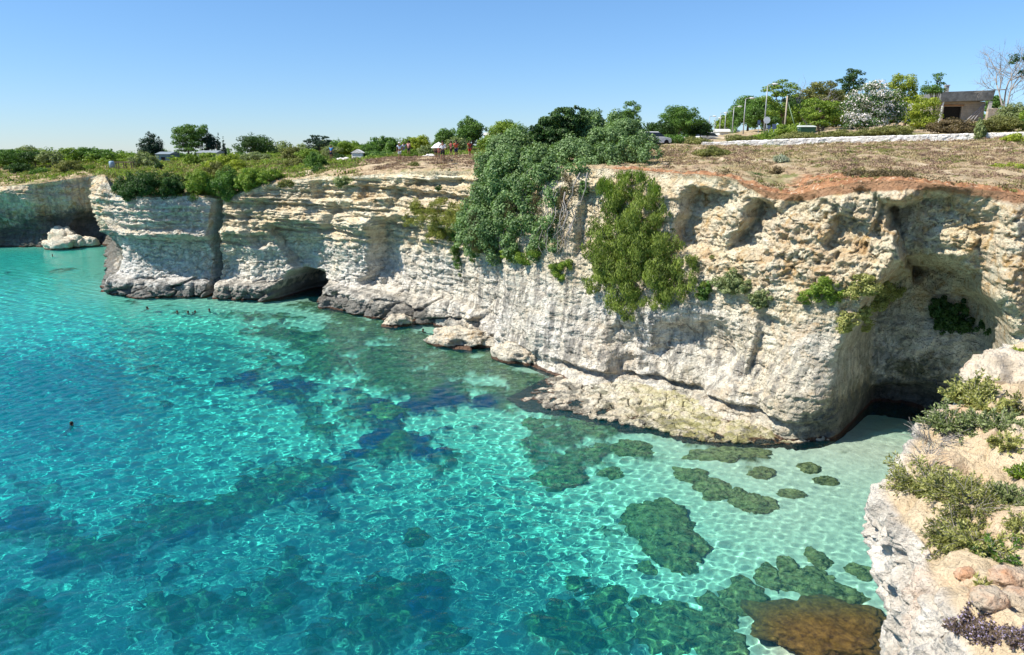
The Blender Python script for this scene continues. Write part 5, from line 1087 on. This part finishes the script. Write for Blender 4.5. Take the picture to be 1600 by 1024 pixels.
# blue water tank and wooden shelter on the far cliff
g = gnd(176, 136); g.z = atY(176, 262, 136)[2]; e = empty('water_tank', g); tag(e, 'small blue-grey tank on the far cliff top', 'tank'); TB = plain('tank_blue', (.30, .42, .52), .6)
MB().tube([(0, 0, 0), (0, 0, .95), (0, 0, 1.1)], [.48, .48, .4], 14).build('tank_body', TB, e, True); MB().tube([(0, 0, 1.1), (0, 0, 1.17)], .3, 12).build('lid', TB, e)
g = gnd(196, 135); g.z = atY(196, 263, 135)[2]; e = empty('picnic_table', g); tag(e, 'dark wooden table-like shelter beside the blue tank', 'table'); WD = plain('weathered_wood', (.16, .12, .09), .9)
MB().box((0, 0, 1.05), (3.2, 1.2, .14)).build('table_top', WD, e, bev=.02)
for x_ in (-1.35, 0, 1.35):
    for y_ in (-.45, .45): MB().box((x_, y_, .48), (.12, .12, .98)).build('leg', WD, e)
# house on the hill
Y = 104.; c = Vector(atY(1502, 193, Y)); e = empty('unfinished_house', c, R(-4)); tag(e, 'unfinished block house with deep grey roof slab and dark window', 'house')
K = Y / F; m, N = mat('bare_blockwork'); p = N.pos()
br_ = N.n('TexBrick', Scale=1.0); N.set(br_.inputs['Vector'], N.n('TexCoord').outputs['Object']); mp = N.n('Mapping'); mp.inputs['Rotation'].default_value = (R(90), 0, 0); N.set(mp.inputs[0], N.n('TexCoord').outputs['Object']); N.set(br_.inputs['Vector'], mp.outputs[0])
br_.inputs['Brick Width'].default_value = .5; br_.inputs['Row Height'].default_value = .25; br_.inputs['Mortar Size'].default_value = .012
for q, cc in (('Color1', (.46, .38, .29)), ('Color2', (.40, .35, .28)), ('Mortar', (.30, .27, .23))): br_.inputs[q].default_value = (*cc, 1)
N.set(N.b.inputs['Base Color'], N.mix(1., br_.outputs[0], N.ramp(N.noise(p, 1.4, 5), (.3, .75), (.7, 1.1)), 'MULTIPLY')); N.b.inputs['Roughness'].default_value = .95; BLOCK = m
zr0, zr1 = (193 - 161) * K, (193 - 147) * K
wl_, wr_, dp = (1466 - 1502) * K, (1538 - 1502) * K, 3.6
xw0, xw1 = (1479 - 1502) * K, (1505 - 1502) * K; zw0, zw1 = (193 - 187) * K, (193 - 168) * K
b = MB()
for x0, x1, z0, z1 in ((wl_, xw0, -1, zr0), (xw1, wr_, -1, zr0), (xw0, xw1, -1, zw0), (xw0, xw1, zw1, zr0)): b.box(((x0 + x1) / 2, 1.1, (z0 + z1) / 2), (x1 - x0, .25, z1 - z0))
b.box((wl_ + .12, 3.2, zr0 / 2 - .5), (.24, 4, zr0 + 1)).box((wr_ - .12, 3.2, zr0 / 2 - .5), (.24, 4, zr0 + 1)).box((0, 5.2, zr0 / 2 - .5), (wr_ - wl_, .25, zr0 + 1)).build('wall', BLOCK, e)
MB().box(((xw0 + xw1) / 2, 1.35, (zw0 + zw1) / 2), (xw1 - xw0, .1, zw1 - zw0)).build('window', DARK, e)
MB().box(((xw0 + xw1) / 2, .93, zw0 - .05), (xw1 - xw0 + .2, .2, .1)).build('sill', plain('sill_wood', (.34, .22, .13), .8), e)
MB().box(((xw0 + xw1) / 2, .95, zw1 + .15), (xw1 - xw0 + .5, .12, .2)).build('lintel', plain('lintel_rust', (.42, .24, .13), .9), e)
MB().add([(wl_ - .1, -.5, zr0 - .1), (wr_ + .15, -.5, zr0 + .1), (wr_ + .15, 5.6, zr0 + .1), (wl_ - .1, 5.6, zr0 - .1), (wl_ - .2, -.7, zr1 - .1), (wr_ + .25, -.7, zr1 + .1), (wr_ + .25, 5.8, zr1 + .1), (wl_ - .2, 5.8, zr1 - .1)],
         [(3, 2, 1, 0), (4, 5, 6, 7), (0, 1, 5, 4), (1, 2, 6, 5), (2, 3, 7, 6), (3, 0, 4, 7)]).build('roof_slab', plain('slab_concrete', (.24, .25, .25), .9, 0, .3, 1.5), e, bev=.03)
MB().box((-1.1, 3, zr1 + .35), (.45, .45, 1.3)).box((-1.1, 3, zr1 + 1.02), (.6, .6, .12)).build('chimney', plain('chimney_block', (.42, .38, .34), .9), e)
MB().box((wl_ + .25, -.25, zr0 / 2 - .4), (.16, .16, zr0 + .7), Matrix.Rotation(R(6), 3, 'Y')).build('column', WHITE, e)
MB().box((wr_ - .05, -.25, zr0 / 2 - .4), (.42, .3, zr0 + .75), Matrix.Rotation(R(2), 3, 'Y')).build('column', plain('pier_render', (.55, .53, .50), .9), e)
for k in range(3): MB().tube([(xw1 - .2 + k * .55, -.1, -.2), (wr_ - .5 + k * .12, .3, zr0 - .35 - .05 * k)], .07, 6).build('plank', plain('plank_grey', (.30, .29, .30), .9), e)
for i, (x_, y_) in enumerate([(1546, 172), (1553, 171), (1560, 172)]):
    c = Vector(atY(x_, y_, 100)); o = MB().box((0, 0, 0), (.5, .4, .28)).box((0, 0, -1.2), (.55, .45, 2.1)).build('block_stack', BLOCK, None, False, c, .02)
    tag(o, ['left of three grey block stacks beside the unfinished house', 'middle of three grey block stacks beside the unfinished house', 'right of three grey block stacks next to the agave-like bush'][i], 'block stack', 'piled building blocks')

# ================================================================ PEOPLE
def skin_mesh(name, joints, edges, m, parent=None, sub=1):
    me = bpy.data.meshes.new(name); me.from_pydata([j[:3] for j in joints], edges, []); o = obj(name, me, parent, m)
    sm = o.modifiers.new('skin', 'SKIN'); sm.use_smooth_shade = True
    for i, j in enumerate(joints): me.skin_vertices[0].data[i].radius = (j[3], j[4] if len(j) > 4 else j[3])
    me.skin_vertices[0].data[0].use_root = True
    ss = o.modifiers.new('subdiv', 'SUBSURF'); ss.levels = ss.render_levels = sub; return o
SKIN = plain('skin_tan', (.26, .13, .08), .6); HAIRB = plain('hair_dark', (.03, .02, .015), .8); PALE = plain('hat_pale', (.75, .72, .68), .8)
def person(label, loc, h=1.7, face=0, shirt=(.7, .1, .08), shorts=(.03, .04, .08), hair=None, armL=0, armR=0, stride=.1, bend=0, hat=None, child='shorts'):
    e = empty('person', loc, R(face)); tag(e, label, 'person', 'walkers on the cliff top'); k = h / 1.7; s_ = k
    bd = lambda z: -bend * max(0, z - .9)          # lean forward
    def arm(sx, up_):
        sh = (sx * .19, bd(1.40), 1.40)
        if up_ == 0: return [(sx * .25, bd(1.14) - .02, 1.13), (sx * .26, bd(.95) - .10, .90), (sx * .26, -.14 + bd(.8), .80)]
        if up_ == 1: return [(sx * .30, -.10, 1.20), (sx * .16, -.32, 1.36), (sx * .08, -.34, 1.46)]          # holding something to the face
        return [(sx * .36, -.02, 1.24), (sx * .22, -.12, 1.02), (sx * .14, -.16, .98)]                        # hand on the hip
    J = [(0, 0, .94, .135, .10), (0, bd(1.15), 1.15, .125, .09), (0, bd(1.38), 1.38, .155, .095), (0, bd(1.48), 1.47, .055), (0, bd(1.56) - .01, 1.55, .075, .09), (0, bd(1.65) - .01, 1.65, .075, .085)]
    E_ = [(0, 1), (1, 2), (2, 3), (3, 4), (4, 5)]
    for sx, u in ((-1, armL), (1, armR)):
        i = len(J); a = arm(sx, u); J += [(sx * .18, bd(1.40), 1.40, .055), (*a[0], .042), (*a[1], .030), (*a[2], .024)]; E_ += [(2, i), (i, i + 1), (i + 1, i + 2), (i + 2, i + 3)]
    for sx in (-1, 1):
        i = len(J); y_ = sx * stride; J += [(sx * .09, 0, .86, .085), (sx * .10, y_ * .4 - .02, .50, .058), (sx * .10, y_, .10, .040), (sx * .11, y_ - .16, .03, .035, .025)]; E_ += [(0, i), (i, i + 1), (i + 1, i + 2), (i + 2, i + 3)]
    sc3 = lambda L_: [(a[0] * s_, a[1] * s_, a[2] * s_, *[q * s_ for q in a[3:]]) for a in L_]
    skin_mesh('body', sc3(J), E_, SKIN, e)
    g_ = 1.16
    T = [(J[0][0], J[0][1], .98, .15, .115), (*J[1][:3], .125 * g_, .09 * g_), (*J[2][:3], .155 * 1.08, .095 * 1.2)]; TE = [(0, 1), (1, 2)]
    for i in (6, 10): n2 = len(T); mid_ = [(J[i][q] * .45 + J[i + 1][q] * .55) for q in range(3)]; T += [(*J[i][:3], .07), (*mid_, .062)]; TE += [(2, n2), (n2, n2 + 1)]
    skin_mesh('shirt', sc3(T), TE, plain('shirt_cloth', shirt, .9), e)
    P_ = [(0, 0, .95, .152, .12)]; PE = []
    for i in (14, 18): n2 = len(P_); P_ += [(*J[i][:3], .10), (J[i][0] * .9 + J[i + 1][0] * .1, J[i + 1][1] * .8, .55, .078)]; PE += [(0, n2), (n2, n2 + 1)]
    skin_mesh('shorts', sc3(P_), PE, plain('shorts_cloth', shorts, .9), e)
    hy = bd(1.63) - .01; hd = MB()
    if hat: hd.ball((0, hy * s_, 1.69 * s_), (.12 * s_, .13 * s_, .08 * s_)).ball((0, hy * s_, 1.66 * s_), (.17 * s_, .18 * s_, .02)).build('hat', hat, e, True)
    else: hd.ball((0, (hy + .02) * s_, 1.665 * s_), (.095 * s_, .105 * s_, .085 * s_)).ball((0, (hy + .05) * s_, 1.58 * s_), (.085 * s_, .06 * s_, .08 * s_)).build('hair', hair or HAIRB, e, True)
    f = MB().ball((0, (hy - .105) * s_, 1.60 * s_), (.014, .02, .02)); f.ball((-.03 * s_, (hy - .09) * s_, 1.63 * s_), (.012, .008, .008)).ball((.03 * s_, (hy - .09) * s_, 1.63 * s_), (.012, .008, .008)).build('face_features', HAIRB if False else SKIN, e, True)
    return e
def walker(label, px_, top, foot, h, **k):
    Y = h * F / (foot - top) * .985; c = Vector(atY(px_, foot, Y)); c.z = max(c.z, float(gz(c.x, c.y)) + .16); return person(label, c, h * 1.12, **k)
WH = (.75, .75, .78)
walker('person in a bright blue shirt standing alone on the slope', 519, 255, 273, 1.7, shirt=(.05, .28, .62), shorts=(.02, .03, .07), face=170, bend=.25, stride=.05)
walker('person in pale clothes and hat leftmost of the left group', 625, 234, 257, 1.7, shirt=(.55, .66, .80), shorts=(.5, .55, .65), face=200, hat=PALE, armL=2)
walker('person in white between the pale-hatted and the pink-shirted one', 632, 238, 255, 1.5, shirt=WH, shorts=(.10, .11, .2), face=30, armR=2)
walker('person in a pink shirt and dark shorts in the left group', 639, 233, 252, 1.65, shirt=(.75, .38, .40), shorts=(.03, .03, .06), face=150)
walker('child in dark clothes leftmost beneath the parasol', 681, 235, 253, 1.4, shirt=(.08, .05, .08), shorts=(.05, .02, .04), face=10)
walker('child in a red top beside the tall man in white', 686, 237, 253, 1.25, shirt=(.62, .10, .10), shorts=(.35, .05, .06), face=-10)
walker('tall man in white shirt and black shorts under the parasol', 692, 226, 253, 1.85, shirt=WH, shorts=(.015, .015, .02), face=0, armL=1, armR=2)
walker('person in dark red looking left, right of the parasol', 705, 231, 252, 1.65, shirt=(.35, .06, .08), shorts=(.05, .02, .04), face=-60, armL=1)
walker('person in orange-red shirt and navy shorts', 713, 228, 251, 1.75, shirt=(.85, .12, .05), shorts=(.02, .02, .08), face=20, armR=1, armL=1)
walker('person in a dark red dress standing apart at right', 734, 229, 250, 1.65, shirt=(.50, .05, .03), shorts=(.45, .04, .03), face=30, armR=2)
# parasol behind the group
Y = 84.; c = Vector(atY(686, 247, Y)); e = empty('beach_parasol', c); tag(e, 'white beach parasol held open behind the red-clad group', 'parasol'); K = Y / F
MB().tube([(0, 0, 0), (0, 0, 24 * K)], .03, 8).build('pole', STEEL, e, True)
k = 16; r_p = 12 * K; ring = [(r_p * math.cos(6.2832 * i / k), r_p * math.sin(6.2832 * i / k), 15 * K) for i in range(k)]; ring2 = [(a * .55, b * .55, 20 * K) for a, b, _ in ring]
rg_ = [(a, b, c_ - .03) for a, b, c_ in ring]
MB().add([(0, 0, 23.5 * K)] + ring2 + ring + rg_ + [(0, 0, 23 * K - .05)], [(0, 1 + i, 1 + (i + 1) % k) for i in range(k)] + [(1 + i, 17 + i, 17 + (i + 1) % k, 1 + (i + 1) % k) for i in range(k)] + [(17 + i, 33 + i, 33 + (i + 1) % k, 17 + (i + 1) % k) for i in range(k)] + [(33 + (i + 1) % k, 33 + i, 49) for i in range(k)]).build('canopy', WHITE, e)
# swimmers
def swimmer(label, px_, py_, face, armup=0, hair=None):
    c = sea_at(px_, py_); e = empty('swimmer', c, R(face)); tag(e, label, 'swimmer', 'swimmers in the cove')
    J = [(0, .25, -.75, .13, .09), (0, .1, -.42, .12, .09), (0, 0, -.14, .16, .09), (0, -.01, -.03, .055), (0, -.03, .06, .075, .09), (0, -.03, .17, .078, .09), (-.18, 0, -.10, .055), (-.42, -.16, -.06, .042), (-.62, -.36, -.02 + .25 * armup, .03), (.18, 0, -.10, .055), (.42, -.14, -.06, .042), (.60, -.36, -.03, .03), (-.09, .35, -.95, .08), (-.1, .6, -1.3, .05), (.09, .35, -.95, .08), (.1, .75, -1.2, .05)]
    skin_mesh('body', J, [(0, 1), (1, 2), (2, 3), (3, 4), (4, 5), (2, 6), (6, 7), (7, 8), (2, 9), (9, 10), (10, 11), (0, 12), (12, 13), (0, 14), (14, 15)], SKIN, e, 2)
    MB().ball((0, 0, .18), (.095, .105, .085)).ball((0, .04, .10), (.085, .06, .08)).build('hair', hair or HAIRB, e, True)
    MB().ball((0, -.125, .10), (.014, .02, .02)).ball((-.03, -.115, .14), (.012, .008, .008)).ball((.03, -.115, .14), (.012, .008, .008)).build('face_features', SKIN, e, True)
swimmer('lone dark-haired swimmer in the open blue water at left', 112, 665, 150)
swimmer('leftmost swimmer of the four below the cave cliff', 277, 489, 20); swimmer('second swimmer from the left of the four', 294, 489.5, -40); swimmer('third swimmer of the four with a raised arm', 305, 489, 60, 1); swimmer('rightmost swimmer of the four', 327, 486, 0)
swimmer('swimmer splashing on the left below the headland', 230, 483, 100, 1); swimmer('swimmer in the channel beside the overhanging rock slab', 661, 518, -30); swimmer('swimmer alone before the far cliff', 82, 400, 30)
